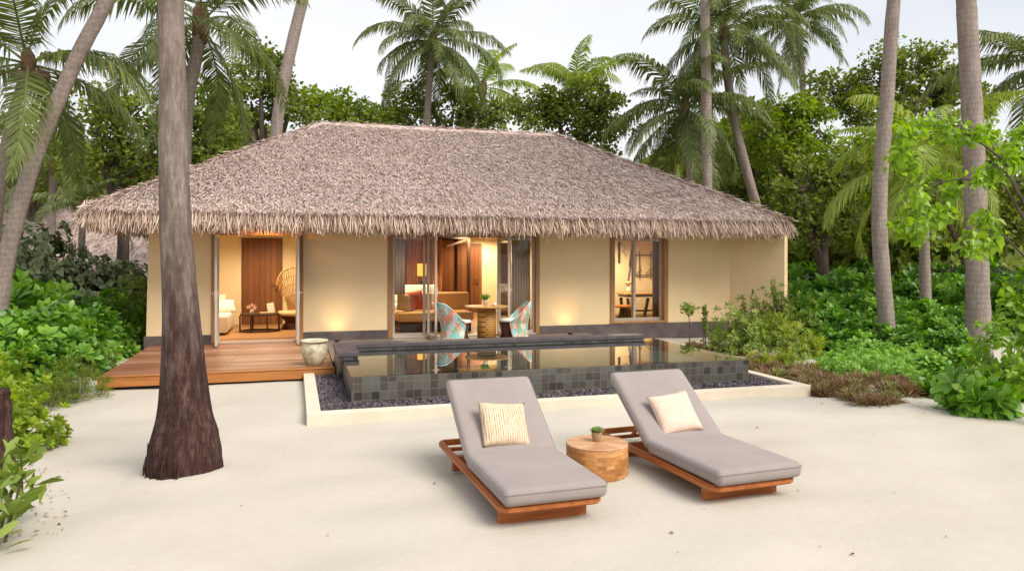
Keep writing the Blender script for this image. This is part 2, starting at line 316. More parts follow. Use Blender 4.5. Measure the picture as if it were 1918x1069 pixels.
MT = {}
MT['sand'] = sandmat()
MT['plaster'] = mat('ochre_plaster', [(0.80, 0.60, 0.345), (0.86, 0.66, 0.39)], 1.2, 6, 0.85, 0.25, bscale=45, dist=0.004)
MT['inwall'] = mat('cream_plaster', [(0.76, 0.62, 0.40), (0.80, 0.66, 0.44)], 1.5, 4, 0.8, 0.05, bscale=80, dist=0.003)
MT['plinth'] = mat('dark_plinth_stone', [(0.075, 0.058, 0.055), (0.12, 0.095, 0.09), (0.16, 0.13, 0.12)], 2.5, 7, 0.7, 0.2, bscale=30)
MT['coping'] = mat('coping_stone', [(0.055, 0.042, 0.048), (0.085, 0.068, 0.073), (0.11, 0.09, 0.095)], 4, 6, 0.5, 0.12, bscale=40)
MT['thatch'] = mat('thatch_straw', [(0.10, 0.066, 0.054), (0.52, 0.395, 0.345), (0.80, 0.66, 0.595)], 0.9, 4, 0.9, 0.0, attr=0.8, spec=0.1)
MT['thatch_under'] = mat('thatch_underlayer', [(0.34, 0.26, 0.225), (0.46, 0.36, 0.31)], 14, 6, 0.95, 0.5, stretch=(2, 0.5, 0.5), spec=0.05)
MT['fringe'] = mat('thatch_fringe_straw', [(0.20, 0.12, 0.08), (0.50, 0.36, 0.275), (0.78, 0.63, 0.52)], 0.9, 4, 0.9, 0.0, attr=0.75, spec=0.1)
MT['ridge'] = mat('ridge_straw', [(0.50, 0.39, 0.35), (0.66, 0.53, 0.48)], 8, 6, 0.95, 0.4, stretch=(0.4, 4, 4))
MT['frame_wood'] = mat('teak_frame', [(0.30, 0.145, 0.055), (0.44, 0.235, 0.10)], 3, 6, 0.5, 0.12, stretch=(8, 8, 0.6))
MT['metal'] = mat('silver_aluminium', [(0.44, 0.375, 0.32), (0.54, 0.465, 0.40)], 3, 3, 0.45, 0.0, metallic=0.1)
MT['dark_metal'] = mat('dark_bronze', [(0.03, 0.022, 0.018), (0.05, 0.038, 0.03)], 5, 3, 0.4, 0.0)
MT['redwood'] = planks('red_brown_door_wood', [(0.14, 0.048, 0.017), (0.21, 0.08, 0.03), (0.27, 0.112, 0.044)], 0.14, 0, along='z', length=5, rough=0.4)
MT['deck'] = planks('weathered_deck', [(0.12, 0.036, 0.014), (0.25, 0.10, 0.045), (0.46, 0.28, 0.18)], 0.145, 1, rough=0.5)
MT['fascia'] = mat('oiled_fascia', [(0.30, 0.105, 0.026), (0.44, 0.18, 0.05)], 2, 6, 0.45, 0.15, stretch=(0.6, 8, 8))
MT['teak'] = mat('oiled_teak', [(0.25, 0.07, 0.017), (0.38, 0.118, 0.031), (0.48, 0.165, 0.048)], 2.5, 6, 0.42, 0.12, stretch=(5, 0.7, 8))
MT['teakx'] = mat('oiled_teak_panel', [(0.25, 0.07, 0.017), (0.38, 0.118, 0.031), (0.48, 0.165, 0.048)], 2.5, 6, 0.42, 0.12, stretch=(0.8, 6, 9))
MT['cushion'] = mat('taupe_canvas', [(0.268, 0.226, 0.211), (0.305, 0.262, 0.246)], 3, 4, 0.95, 0.25, bscale=260, dist=0.002, spec=0.1, sheen=0.15)
MT['tile'] = tiles('slate_tile', [(0.030, 0.026, 0.022), (0.075, 0.062, 0.05), (0.095, 0.10, 0.086), (0.115, 0.088, 0.07)], 0.108, (0.16, 0.155, 0.14))
MT['pooltile'] = tiles('pool_floor_tile', [(0.06, 0.12, 0.10), (0.11, 0.19, 0.165)], 0.108, (0.09, 0.12, 0.11))
MT['kerb'] = mat('pale_concrete', [(0.60, 0.51, 0.39), (0.70, 0.61, 0.49)], 3, 7, 0.85, 0.15, bscale=60, dist=0.004)
MT['gravel'] = mat('dark_gravel', [(0.028, 0.022, 0.026), (0.075, 0.062, 0.07), (0.15, 0.128, 0.14)], 6, 4, 0.6, 0.2, attr=0.6)
MT['terrace'] = mat('terrace_stone', [(0.16, 0.13, 0.11), (0.22, 0.18, 0.16)], 3, 6, 0.6, 0.1)
MT['floor'] = planks('timber_floor', [(0.30, 0.16, 0.07), (0.42, 0.24, 0.11)], 0.15, 1, rough=0.4)
MT['poolstep'] = tiles('pool_step_tile', [(0.22, 0.33, 0.29), (0.34, 0.46, 0.41)], 0.108, (0.3, 0.38, 0.35))
MT['water'] = glassmat('pool_water', (0.66, 0.84, 0.78), mirror=1.55, ior=1.4, bump=0.03)
MT['glass'] = glassmat('clear_glass', (0.93, 0.95, 0.94), ior=1.5)
MT['white'] = mat('white_linen', [(0.72, 0.68, 0.60), (0.80, 0.76, 0.68)], 6, 4, 0.9, 0.2, bscale=14)
MT['tan'] = mat('tan_upholstery', [(0.58, 0.33, 0.13), (0.66, 0.39, 0.16)], 4, 4, 0.85, 0.15, bscale=120)
MT['tancush'] = mat('beige_cushion', [(0.50, 0.36, 0.19), (0.58, 0.43, 0.24)], 6, 4, 0.9, 0.2)
MT['redcush'] = mat('rust_cushion', [(0.42, 0.07, 0.025), (0.55, 0.11, 0.04)], 6, 4, 0.9, 0.2)
MT['darkwood'] = mat('dark_wood', [(0.03, 0.014, 0.009), (0.055, 0.026, 0.016)], 4, 5, 0.4, 0.1, stretch=(6, 6, 0.8))
MT['rattan'] = mat('rattan', [(0.28, 0.14, 0.045), (0.42, 0.24, 0.09)], 10, 4, 0.6, 0.3)
MT['sheer'] = leafmat('sheer_curtain', (0.55, 0.50, 0.47), (0.60, 0.55, 0.52), (0.66, 0.6, 0.57), 0.5, 0.9, 0.1)
MT['orangecurt'] = mat('amber_curtain', [(0.42, 0.16, 0.045), (0.50, 0.20, 0.06)], 5, 3, 0.9, 0.0)
MT['rug'] = mosaicmat('patterned_rug', [(0.34, 0.14, 0.05), (0.55, 0.38, 0.18)], 0.2, 0.2, (0.2, 0.1, 0.05))
MT['pot'] = mat('glazed_urn', [(0.20, 0.125, 0.055), (0.56, 0.50, 0.34), (0.68, 0.65, 0.50)], 5, 7, 0.5, 0.35, bscale=12)
MT['terracotta'] = mat('clay_pot', [(0.30, 0.19, 0.09), (0.38, 0.26, 0.14)], 8, 4, 0.7, 0.1)
MT['table_top'] = mosaicmat('end_grain_mosaic', [(0.40, 0.19, 0.085), (0.54, 0.30, 0.155), (0.62, 0.37, 0.20)], 0.07, 5.0, (0.2, 0.08, 0.03))
MT['table_side'] = mosaicmat('stacked_wood_mosaic', [(0.30, 0.115, 0.03), (0.46, 0.20, 0.058), (0.60, 0.31, 0.11)], 0.075, 0.034, (0.2, 0.08, 0.03))
MT['pillow_tan'] = stripes('striped_tan_weave', [(0.36, 0.21, 0.11), (0.58, 0.43, 0.27), (0.70, 0.62, 0.50), (0.58, 0.40, 0.26)], 15, 'X', dist=1.5)
MT['pillow_pink'] = stripes('pink_woven', [(0.58, 0.36, 0.26), (0.70, 0.50, 0.39), (0.78, 0.63, 0.52)], 24, 'Z', dist=1.0)
MT['weave'] = weavemat(); MT['perf'] = perfmat()
MT['darkweave'] = mat('dark_weave', [(0.05, 0.018, 0.012), (0.13, 0.04, 0.025)], 40, 3, 0.6, 0.4)
MT['honey'] = mat('honey_table', [(0.50, 0.25, 0.07), (0.60, 0.32, 0.10)], 3, 5, 0.35, 0.05, stretch=(1, 8, 8))
MT['lampshade'] = emis('lit_lampshade', (1.0, 0.42, 0.06), 1.3)
MT['uplens'] = emis('shaded_lens', (1.0, 0.6, 0.25), 0.3)
MT['bulb'] = emis('lit_bulb', (1.0, 0.55, 0.15), 6.0)
MT['art'] = mat('pale_print', [(0.62, 0.50, 0.33), (0.40, 0.35, 0.28)], 5, 4, 0.7, 0.0)
MT['trunk'] = trunkmat('palm_bark_grey', (0.12, 0.092, 0.08), (0.265, 0.215, 0.19), (0.43, 0.36, 0.32))
MT['trunk_dark'] = trunkmat('palm_bark_brown', (0.015, 0.006, 0.0055), (0.046, 0.022, 0.0185), (0.17, 0.11, 0.09), 11, upper=((0.06, 0.042, 0.036), (0.185, 0.142, 0.122), (0.38, 0.32, 0.28)))
MT['bark'] = mat('tree_bark', [(0.06, 0.042, 0.034), (0.14, 0.10, 0.085)], 5, 6, 0.9, 0.5, stretch=(3, 3, 0.7))
MT['fibre'] = mat('palm_fibre', [(0.09, 0.05, 0.03), (0.18, 0.11, 0.06)], 12, 5, 0.9, 0.5)
MT['frond'] = leafmat('palm_frond_green', (0.045, 0.062, 0.018), (0.115, 0.15, 0.042), (0.28, 0.305, 0.09), 0.38, 0.42, 0.4)
MT['frond_lime'] = leafmat('palm_frond_lime', (0.10, 0.16, 0.025), (0.23, 0.31, 0.045), (0.42, 0.46, 0.10), 0.4, 0.4, 0.4)
MT['tree'] = leafmat('tree_leaf', (0.06, 0.085, 0.015), (0.18, 0.23, 0.038), (0.36, 0.43, 0.072), 0.38, 0.5, 0.3)
MT['tree_bright'] = leafmat('bright_tree_leaf', (0.095, 0.14, 0.016), (0.24, 0.33, 0.034), (0.44, 0.54, 0.065), 0.42, 0.5, 0.3)
MT['scaevola'] = leafmat('glossy_shrub_leaf', (0.038, 0.11, 0.012), (0.12, 0.27, 0.026), (0.30, 0.48, 0.07), 0.34, 0.38, 0.45)
MT['hibiscus'] = leafmat('dull_hedge_leaf', (0.045, 0.062, 0.024), (0.105, 0.135, 0.055), (0.21, 0.25, 0.12), 0.2, 0.5, 0.4)
MT['lime'] = leafmat('lime_leaf', (0.12, 0.22, 0.02), (0.24, 0.38, 0.03), (0.38, 0.54, 0.07), 0.45, 0.4, 0.35)
MT['fern'] = leafmat('feathery_leaf', (0.07, 0.11, 0.02), (0.15, 0.20, 0.03), (0.28, 0.30, 0.06), 0.35, 0.6, 0.2)
MT['herb'] = leafmat('pale_herb_leaf', (0.11, 0.22, 0.035), (0.23, 0.42, 0.07), (0.42, 0.62, 0.16), 0.35, 0.5, 0.3)
MT['rhoeo'] = leafmat('purple_green_blade', (0.20, 0.07, 0.07), (0.26, 0.165, 0.09), (0.31, 0.37, 0.12), 0.25, 0.5, 0.3)
MT['croton'] = leafmat('yellow_green_leaf', (0.09, 0.15, 0.018), (0.27, 0.35, 0.04), (0.58, 0.50, 0.07), 0.35, 0.45, 0.35)
MT['olive'] = leafmat('olive_leaf', (0.085, 0.13, 0.022), (0.20, 0.275, 0.05), (0.36, 0.44, 0.10), 0.32, 0.5, 0.3)
MT['succulent'] = leafmat('succulent_leaf', (0.14, 0.22, 0.07), (0.26, 0.36, 0.13), (0.40, 0.48, 0.20), 0.2, 0.5, 0.3)
MT['litter'] = leafmat('dry_litter', (0.10, 0.055, 0.03), (0.22, 0.14, 0.08), (0.40, 0.30, 0.18), 0.1, 0.8, 0.1)

# ------------------------------------------------------------------ leaf templates
LEAF = ([(0, 0, 0), (0.28, 0.45, 0.07), (0, 1, -0.06), (-0.28, 0.45, 0.07)], [(0, 1, 2), (0, 2, 3)])
OBOV = ([(0, 0, 0), (0.16, 0.33, 0.03), (0, 0.33, 0.0), (-0.16, 0.33, 0.03), (0.27, 0.7, 0.03), (0, 0.7, -0.03), (-0.27, 0.7, 0.03), (0.12, 0.95, -0.08), (-0.12, 0.95, -0.08), (0, 1.0, -0.11)],
        [(0, 1, 2), (0, 2, 3), (1, 4, 5, 2), (2, 5, 6, 3), (4, 7, 9, 5), (5, 9, 8, 6)])
HEART = ([(0, 0, 0), (0.36, 0.12, 0.04), (0.45, 0.4, 0.05), (0, 0.4, 0), (-0.45, 0.4, 0.05), (-0.36, 0.12, 0.04), (0, 1, -0.12)], [(0, 1, 2, 3), (0, 3, 4, 5), (3, 2, 6), (4, 3, 6)])
LANCE = ([(0, 0, 0), (0.09, 0.35, 0.02), (0, 0.35, -0.01), (-0.09, 0.35, 0.02), (0.075, 0.68, 0.0), (0, 0.68, -0.04), (-0.075, 0.68, 0.0), (0, 1, -0.14)],
         [(0, 1, 2), (0, 2, 3), (1, 4, 5, 2), (2, 5, 6, 3), (4, 7, 5), (5, 7, 6)])
STRAW = ([(-0.5, 0, 0), (0.5, 0, 0), (0.32, 1, 0), (-0.32, 1, 0)], [(0, 1, 2, 3)])
def unit(v): return v / np.maximum(np.linalg.norm(v, axis=-1, keepdims=True), 1e-9)
def rdir(n, zlo=-1.0, zhi=1.0):
    z = rng.uniform(zlo, zhi, n); a = rng.uniform(0, 2 * math.pi, n); r = np.sqrt(1 - z * z)
    return np.stack([r * np.cos(a), r * np.sin(a), z], 1)

# ------------------------------------------------------------------ world, sun, camera
SUN_EL, SUN_AZ = R(46), R(146)         # azimuth measured from +Y (away from the viewer) towards +X
w = bpy.data.worlds.new('World'); SC.world = w; w.use_nodes = True; nt = w.node_tree; nt.nodes.clear()
sky = N(nt, 'ShaderNodeTexSky', sky_type='NISHITA', sun_disc=False); sky.sun_elevation = SUN_EL; sky.sun_rotation = SUN_AZ; sky.dust_density = 3.0; sky.air_density = 1.2
tc = N(nt, 'ShaderNodeTexCoord'); mp = N(nt, 'ShaderNodeMapping'); mp.inputs['Scale'].default_value = (1, 1, 2.5); nt.links.new(tc.outputs['Generated'], mp.inputs[0])
cl = N(nt, 'ShaderNodeTexNoise', Scale=1.2, Detail=6, Roughness=0.55); nt.links.new(mp.outputs[0], cl.inputs['Vector'])
cc = ramp(nt, cl.outputs['Fac'], [(0.33, (5.9, 6.15, 6.6)), (0.66, (7.7, 7.75, 7.85))])
mx = N(nt, 'ShaderNodeMix', data_type='RGBA'); mx.inputs[0].default_value = 0.9; nt.links.new(sky.outputs[0], mx.inputs[6]); nt.links.new(cc, mx.inputs[7])
bg = N(nt, 'ShaderNodeBackground', Strength=0.1); nt.links.new(mx.outputs[2], bg.inputs[0])
wo = N(nt, 'ShaderNodeOutputWorld'); nt.links.new(bg.outputs[0], wo.inputs[0])
sl = bpy.data.lights.new('sun', 'SUN'); sl.energy = 3.1; sl.angle = R(34); sl.color = (1.0, 0.94, 0.86)
so = bpy.data.objects.new('sun', sl); COL.objects.link(so)
sd = Vector((math.sin(SUN_AZ) * math.cos(SUN_EL), math.cos(SUN_AZ) * math.cos(SUN_EL), math.sin(SUN_EL)))
so.rotation_euler = (-sd).to_track_quat('-Z', 'Y').to_euler(); so.location = sd * 30
cam = bpy.data.cameras.new('camera'); co = bpy.data.objects.new('camera', cam); COL.objects.link(co); SC.camera = co
co.location = (0, 0, CAM_H); co.rotation_euler = (R(90), 0, -YAW)
cam.sensor_width = 36; cam.sensor_fit = 'HORIZONTAL'; cam.lens = F_PX / 1918 * 36; cam.shift_y = -(534.5 - HOR) / 1918; cam.clip_end = 2000; cam.clip_start = 0.05
SC.view_settings.view_transform = 'Standard'; SC.view_settings.look = 'None'; SC.view_settings.exposure = 0.5; SC.view_settings.gamma = 1.0
SC.render.engine = 'CYCLES'; SC.cycles.use_denoising = True; SC.cycles.max_bounces = 8; SC.cycles.transparent_max_bounces = 12; SC.cycles.sample_clamp_indirect = 4.0; SC.cycles.caustics_reflective = False; SC.cycles.caustics_refractive = False
def spot(name, loc, to, col, watts, ang=70, blend=0.8, rad=0.03):
    l = bpy.data.lights.new(name, 'SPOT'); l.energy = watts; l.color = col; l.spot_size = R(ang); l.spot_blend = blend; l.shadow_soft_size = rad
    o = bpy.data.objects.new(name, l); COL.objects.link(o); o.location = loc; o.rotation_euler = (Vector(to) - Vector(loc)).to_track_quat('-Z', 'Y').to_euler(); return o
def point(name, loc, col, watts, rad=0.08):
    l = bpy.data.lights.new(name, 'POINT'); l.energy = watts; l.color = col; l.shadow_soft_size = rad
    o = bpy.data.objects.new(name, l); COL.objects.link(o); o.location = loc; return o

# ------------------------------------------------------------------ ground
TRUNK = at(346, 895, 6.55)
def undul(x, y):
    r = np.random.default_rng(3); z = np.zeros_like(x)
    for _ in range(26):
        a = r.uniform(0, 6.28); k = r.uniform(0.7, 9.0); z += np.sin(k * (x * math.cos(a) + y * math.sin(a)) + r.uniform(0, 6.28)) * 0.0085 / (0.6 + k * 0.35)
    rt_ = np.hypot(x - TRUNK[0], y - TRUNK[1]); z = z + 0.035 * np.exp(-((rt_ - 0.30) / 0.13) ** 2)
    return z
xs = np.concatenate([[-400, -150, -60, -30, -18, -12], np.arange(-8, 12, 0.085), [13, 16, 20, 30, 60, 150, 400]])
ys = np.concatenate([[-300, -100, -40, -15, -6, -2, 0, 1], np.arange(1.6, 13.5, 0.085), [14.5, 16, 20, 26, 34, 60, 150, 500]])
gx, gy = np.meshgrid(xs, ys); gz = undul(gx, gy) - 0.004
g = MB(); nx = len(xs); idx = np.arange(nx * len(ys)).reshape(len(ys), nx)
g.v.append(np.stack([gx, gy, gz], -1).reshape(-1, 3)); g.n = nx * len(ys); g.t.append(np.full(g.n, 0.5))
q = np.stack([idx[:-1, :-1], idx[:-1, 1:], idx[1:, 1:], idx[1:, :-1]], -1).reshape(-1, 4); g.li.append(q.ravel()); g.lt.append(np.full(len(q), 4))
tag(g.build('ground', MT['sand'], smooth=True), kind='structure')

# ------------------------------------------------------------------ villa
YF, YB, XL, XR = 15.79, 22.9, -2.73, 10.23
villa = thing('villa', 'cream plastered villa under a broad grey thatched hip roof behind the pool', 'house', (3.75, 19.3, 0))
WT = 0.22; ZT = 2.62
OPEN = [(-1.60, 0.17, 0.19, 2.46), (1.90, 5.31, 0.19, 2.46), (7.04, 8.54, 0.37, 2.46)]
fw = MB(); x = XL
for (a, b, z0, z1) in OPEN:
    fw.box(x, a, YF, YF + WT, 0.0, ZT); fw.box(a, b, YF, YF + WT, z1, ZT)
    if z0 > 0.3: fw.box(a, b, YF, YF + WT, 0.0, z0)
    x = b
fw.box(x, XR, YF, YF + WT, 0, ZT)
fw.build('front_wall', MT['plaster'], villa)
sw = MB(); sw.add([(XL - 0.06, YF + .004, 0), (XL - .004, YF + .004, ZT), (XL - 0.06, YB, 0), (XL - .004, YB, ZT), (XL + WT, YF + .004, 0), (XL + WT, YF + .004, ZT), (XL + WT, YB, 0), (XL + WT, YB, ZT)],
    [(0, 1, 3, 2), (4, 6, 7, 5), (0, 4, 5, 1), (2, 3, 7, 6), (1, 5, 7, 3), (0, 2, 6, 4)])
sw.build('side_wall', MT['plaster'], villa)
# the wall at the right end turns out towards the eave corner
dw = MB(); A, B = (XR, YF), (11.0, 14.72)
dx, dy = B[0] - A[0], B[1] - A[1]; l = math.hypot(dx, dy); nxx, nyy = -dy / l * WT, dx / l * WT
for (x0, y0), (x1, y1), (z0, z1) in [((A[0] + 0.002, A[1] + 0.002), B, (0, ZT))]:
    dw.add([(x0, y0, z0), (x1, y1, z0), (x1 + nxx, y1 + nyy, z0), (x0 + nxx, y0 + nyy, z0), (x0, y0, z1), (x1, y1, z1), (x1 + nxx, y1 + nyy, z1), (x0 + nxx, y0 + nyy, z1)],
           [(0, 3, 2, 1), (4, 5, 6, 7), (0, 1, 5, 4), (1, 2, 6, 5), (2, 3, 7, 6), (3, 0, 4, 7)])
dw.box(11.0, 11.0 + WT, 14.9, YB, 0, ZT)
dw.build('end_wall', MT['plaster'], villa)
bw = MB(); bw.box(XL, 11.0, YB, YB + WT, 0, ZT); bw.build('back_wall', MT['plaster'], villa)
pl = MB(); x = XL - 0.075
for (a, b, z0, z1) in OPEN:
    pl.box(x, a - 0.002, YF - 0.035, YF - 0.003, 0, 0.37)
    x = b + 0.002 if z0 < 0.3 else a + 0.0
pl.box(x, XR - 0.03, YF - 0.035, YF - 0.003, 0, 0.362)
pl2 = MB(); pl2.box(XL - 0.09, XL - 0.064, YF - 0.035, YB, 0, 0.37); pl2.build('side_plinth', MT['plinth'], villa)
pl.n and [(lambda b_: b_.build('plinth', MT['plinth'], villa))(MB().box(a_, c_, YF - 0.035, YF - 0.003, 0, z_)) for (a_, c_, z_) in ((XL - 0.062, -1.602, .37), (0.172, 1.898, .37), (5.312, XR - .03, .362))]
fl = MB(); fl.box(XL + WT + .003, XR - .003, YF + .004, YB - 0.003, 0.02, 0.188); fl.build('room_floor', MT['floor'], villa)
ce = MB(); ce.box(XL + 0.01, 10.9, YF + 0.01, YB, ZT + 0.003, ZT + 0.06); ce.build('ceiling', MT['inwall'], villa)
pt = MB(); pt.box(XL + WT + 0.004, XL + WT + 0.03, YF + WT + .004, 20.1, 0.19, ZT); pt.box(XL + WT + .03, 0.95, 20.1, 20.22, 0.19, ZT); pt.box(0.95, 1.07, YF + WT + 0.003, 22.6, 0.19, ZT)
pt.box(6.25, 6.37, YF + WT + .003, 22.6, 0.19, ZT); pt.box(1.07, 6.25, 22.6, 22.72, 0.19, ZT); pt.box(6.37, 11, 19.3, 19.42, 0.19, ZT)
pt.build('partition_wall', MT['inwall'], villa)
# roof: closed hip shell, thatch straw over it, hanging fringe
EX0, EX1, EY0, EY1, EZ = -3.5, 10.88, 14.45, 24.2, 2.74
RX0, RX1, RY, RZ = 0.61, 6.93, 19.32, 5.27
roof = MB()
roof.add([(EX0, EY0, EZ), (EX1, EY0, EZ), (EX1, EY1, EZ), (EX0, EY1, EZ), (RX0, RY, RZ), (RX1, RY, RZ),
          (EX0 + .05, EY0 + .05, EZ - 0.12), (EX1 - .05, EY0 + .05, EZ - 0.12), (EX1 - .05, EY1 - .05, EZ - 0.12), (EX0 + .05, EY1 - .05, EZ - 0.12)],
         [(0, 1, 5, 4), (1, 2, 5), (2, 3, 4, 5), (3, 0, 4), (0, 6, 7, 1), (1, 7, 8, 2), (2, 8, 9, 3), (3, 9, 6, 0), (6, 9, 8, 7)])
ro = roof.build('roof', MT['thatch_under'], villa)
def slope_pts(a, b, c_, d_, n):
    """random points on the quad eave a-b, ridge d-c"""
    u = rng.uniform(0, 1, n * 2); v = rng.uniform(0, 1, n * 2)
    we, wr = np.linalg.norm(b - a), np.linalg.norm(c_ - d_)
    keep = rng.uniform(0, 1, n * 2) < ((1 - v) * we + v * wr) / max(we, wr); u, v = u[keep][:n], v[keep][:n]
    return (a * (1 - u)[:, None] + b * u[:, None]) * (1 - v)[:, None] + (d_ * (1 - u)[:, None] + c_ * u[:, None]) * v[:, None], u, v
V = lambda *a: np.array(a, float)
e0, e1, e2, e3, r0, r1 = V(EX0, EY0, EZ), V(EX1, EY0, EZ), V(EX1, EY1, EZ), V(EX0, EY1, EZ), V(RX0, RY, RZ), V(RX1, RY, RZ)
th = MB()
for (a, b, c_, d_, n) in [(e0, e1, r1, r0, 125000), (e3, e0, r0, r0, 9000), (e1, e2, r1, r1, 9000), (e2, e3, r0, r1, 7000)]:
    P, u, v = slope_pts(a, b, c_, d_, n); n = len(P)
    nor = np.cross(b - a, (d_ + c_) / 2 - (a + b) / 2); nor /= np.linalg.norm(nor)
    down = -np.cross(nor, unit(b - a)); down = down if down[2] < 0 else -down
    D = down[None] + rng.normal(0, 0.38, (n, 1)) * unit(b - a)[None] + nor[None] * rng.uniform(0.0, 0.22, (n, 1))
    P = P + nor[None] * rng.uniform(0.0, 0.045, (n, 1))
    U = nor[None] + rng.normal(0, 0.3, (n, 3))
    ln = rng.uniform(0.07, 0.20, n); wd = rng.uniform(0.006, 0.013, n)
    th.scatter(STRAW, P, D, U, np.stack([wd, ln, ln], 1), np.clip(np.where(rng.uniform(0, 1, n) < 0.24, rng.uniform(0, .3, n), rng.normal(.70, .15, n)) - 0.16 * (((v * 17 + 0.35 * np.sin(u * 40) + rng.normal(0, .15, n)) % 1) > 0.72), 0, 1))
th.build('thatch', MT['thatch'], ro)
fr = MB()
for (a, b, per) in [(e0, e1, 560), (e3, e0, 260), (e1, e2, 260), (e2, e3, 120)]:
    L_ = np.linalg.norm(b - a); n = int(L_ * per); t = rng.uniform(-0.006, 1.006, n); dep = rng.uniform(0, 1, n)
    out = np.cross(unit(b - a), V(0, 0, 1)); inw = -out
    P = a + (b - a) * t[:, None] + inw * (dep * 0.42 - 0.02)[:, None] + V(0, 0, 1) * (dep * 0.20 + rng.uniform(-0.05, 0.07, n))[:, None]
    # outer layer lies over the edge, inner layers hang down below it
    hang = rng.uniform(0.2, 1.0, n)
    D = out * rng.uniform(0.15, 0.75, n)[:, None] + V(0, 0, -1) * (0.55 + hang * 0.6)[:, None] + unit(b - a) * rng.normal(0, 0.17, n)[:, None]
    ln = rng.uniform(0.26, 0.50, n); wd = rng.uniform(0.007, 0.015, n)
    fr.scatter(STRAW, P, D, out[None] + rng.normal(0, 0.5, (n, 3)), np.stack([wd, ln, ln], 1), np.clip(rng.beta(1.9, 1.7, n) * 1.1 - dep * 0.0, 0, 1))
    m_ = int(L_ * per * 0.5); t = rng.uniform(0, 1, m_)
    P = a + (b - a) * t[:, None] + inw * rng.uniform(0.02, 0.35, m_)[:, None] + V(0, 0, -0.06)
    D = out * rng.uniform(-0.1, 0.25, m_)[:, None] + V(0, 0, -1) + unit(b - a) * rng.normal(0, 0.12, m_)[:, None]
    ln = rng.uniform(0.2, 0.36, m_)
    fr.scatter(STRAW, P, D, out[None] + rng.normal(0, 0.5, (m_, 3)), np.stack([rng.uniform(0.01, 0.024, m_), ln, ln], 1), np.clip(rng.beta(1.6, 2.0, m_), 0, 1))
fr.build('fringe', MT['fringe'], ro)
rc = MB(); rc.tube([r0 + V(-0.1, 0, -0.02), r0 + V(0.1, 0, 0.01), (r0 + r1) / 2 + V(0, 0, 0.0), r1 + V(-0.1, 0, 0.01), r1 + V(0.1, 0, -.02)], [0.05, 0.08, 0.08, 0.08, 0.05], 10)
for (a, b) in ((r0, e0), (r1, e1), (r0, e3), (r1, e2)):
    rc.tube([a + V(0, 0, 0.0), a * .5 + b * .5 + V(0, 0, 0.0), b * .93 + a * .07 + V(0, 0, 0.0)], [0.06, 0.045, 0.04], 8)
rc.build('ridge_cap', MT['ridge'], ro)
# straw bundles poking from the ridge and hips, so the edges are not clean lines
hp = MB()
for (a, b, n) in ((r0, e0, 2200), (r1, e1, 2200), (r0, r1, 1800)):
    t = rng.uniform(0, 1, n); P = a + (b - a) * t[:, None] + V(0, 0, 0.05) + rng.normal(0, 0.03, (n, 3))
    D = unit(b - a) + rng.normal(0, 0.22, (n, 3)) + V(0, 0, -0.03)
    hp.scatter(STRAW, P, D, V(0, 0, 1) + rng.normal(0, 0.5, (n, 3)), np.stack([rng.uniform(.01, .022, n), rng.uniform(.1, .26, n), rng.uniform(.1, .2, n)], 1), rng.beta(2, 1.6, n))
hp.build('hip_straw', MT['thatch'], ro)
# rafters seen from below the eave
ra = MB()
for k in range(26):
    xx = EX0 + 0.5 + k * (EX1 - EX0 - 1.0) / 25; ra.bar((xx, EY0 + 0.3, EZ - 0.16), (xx, YF - 0.005, EZ - 0.16), 0.06, 0.07)
ra.build('rafter', MT['frame_wood'], villa)
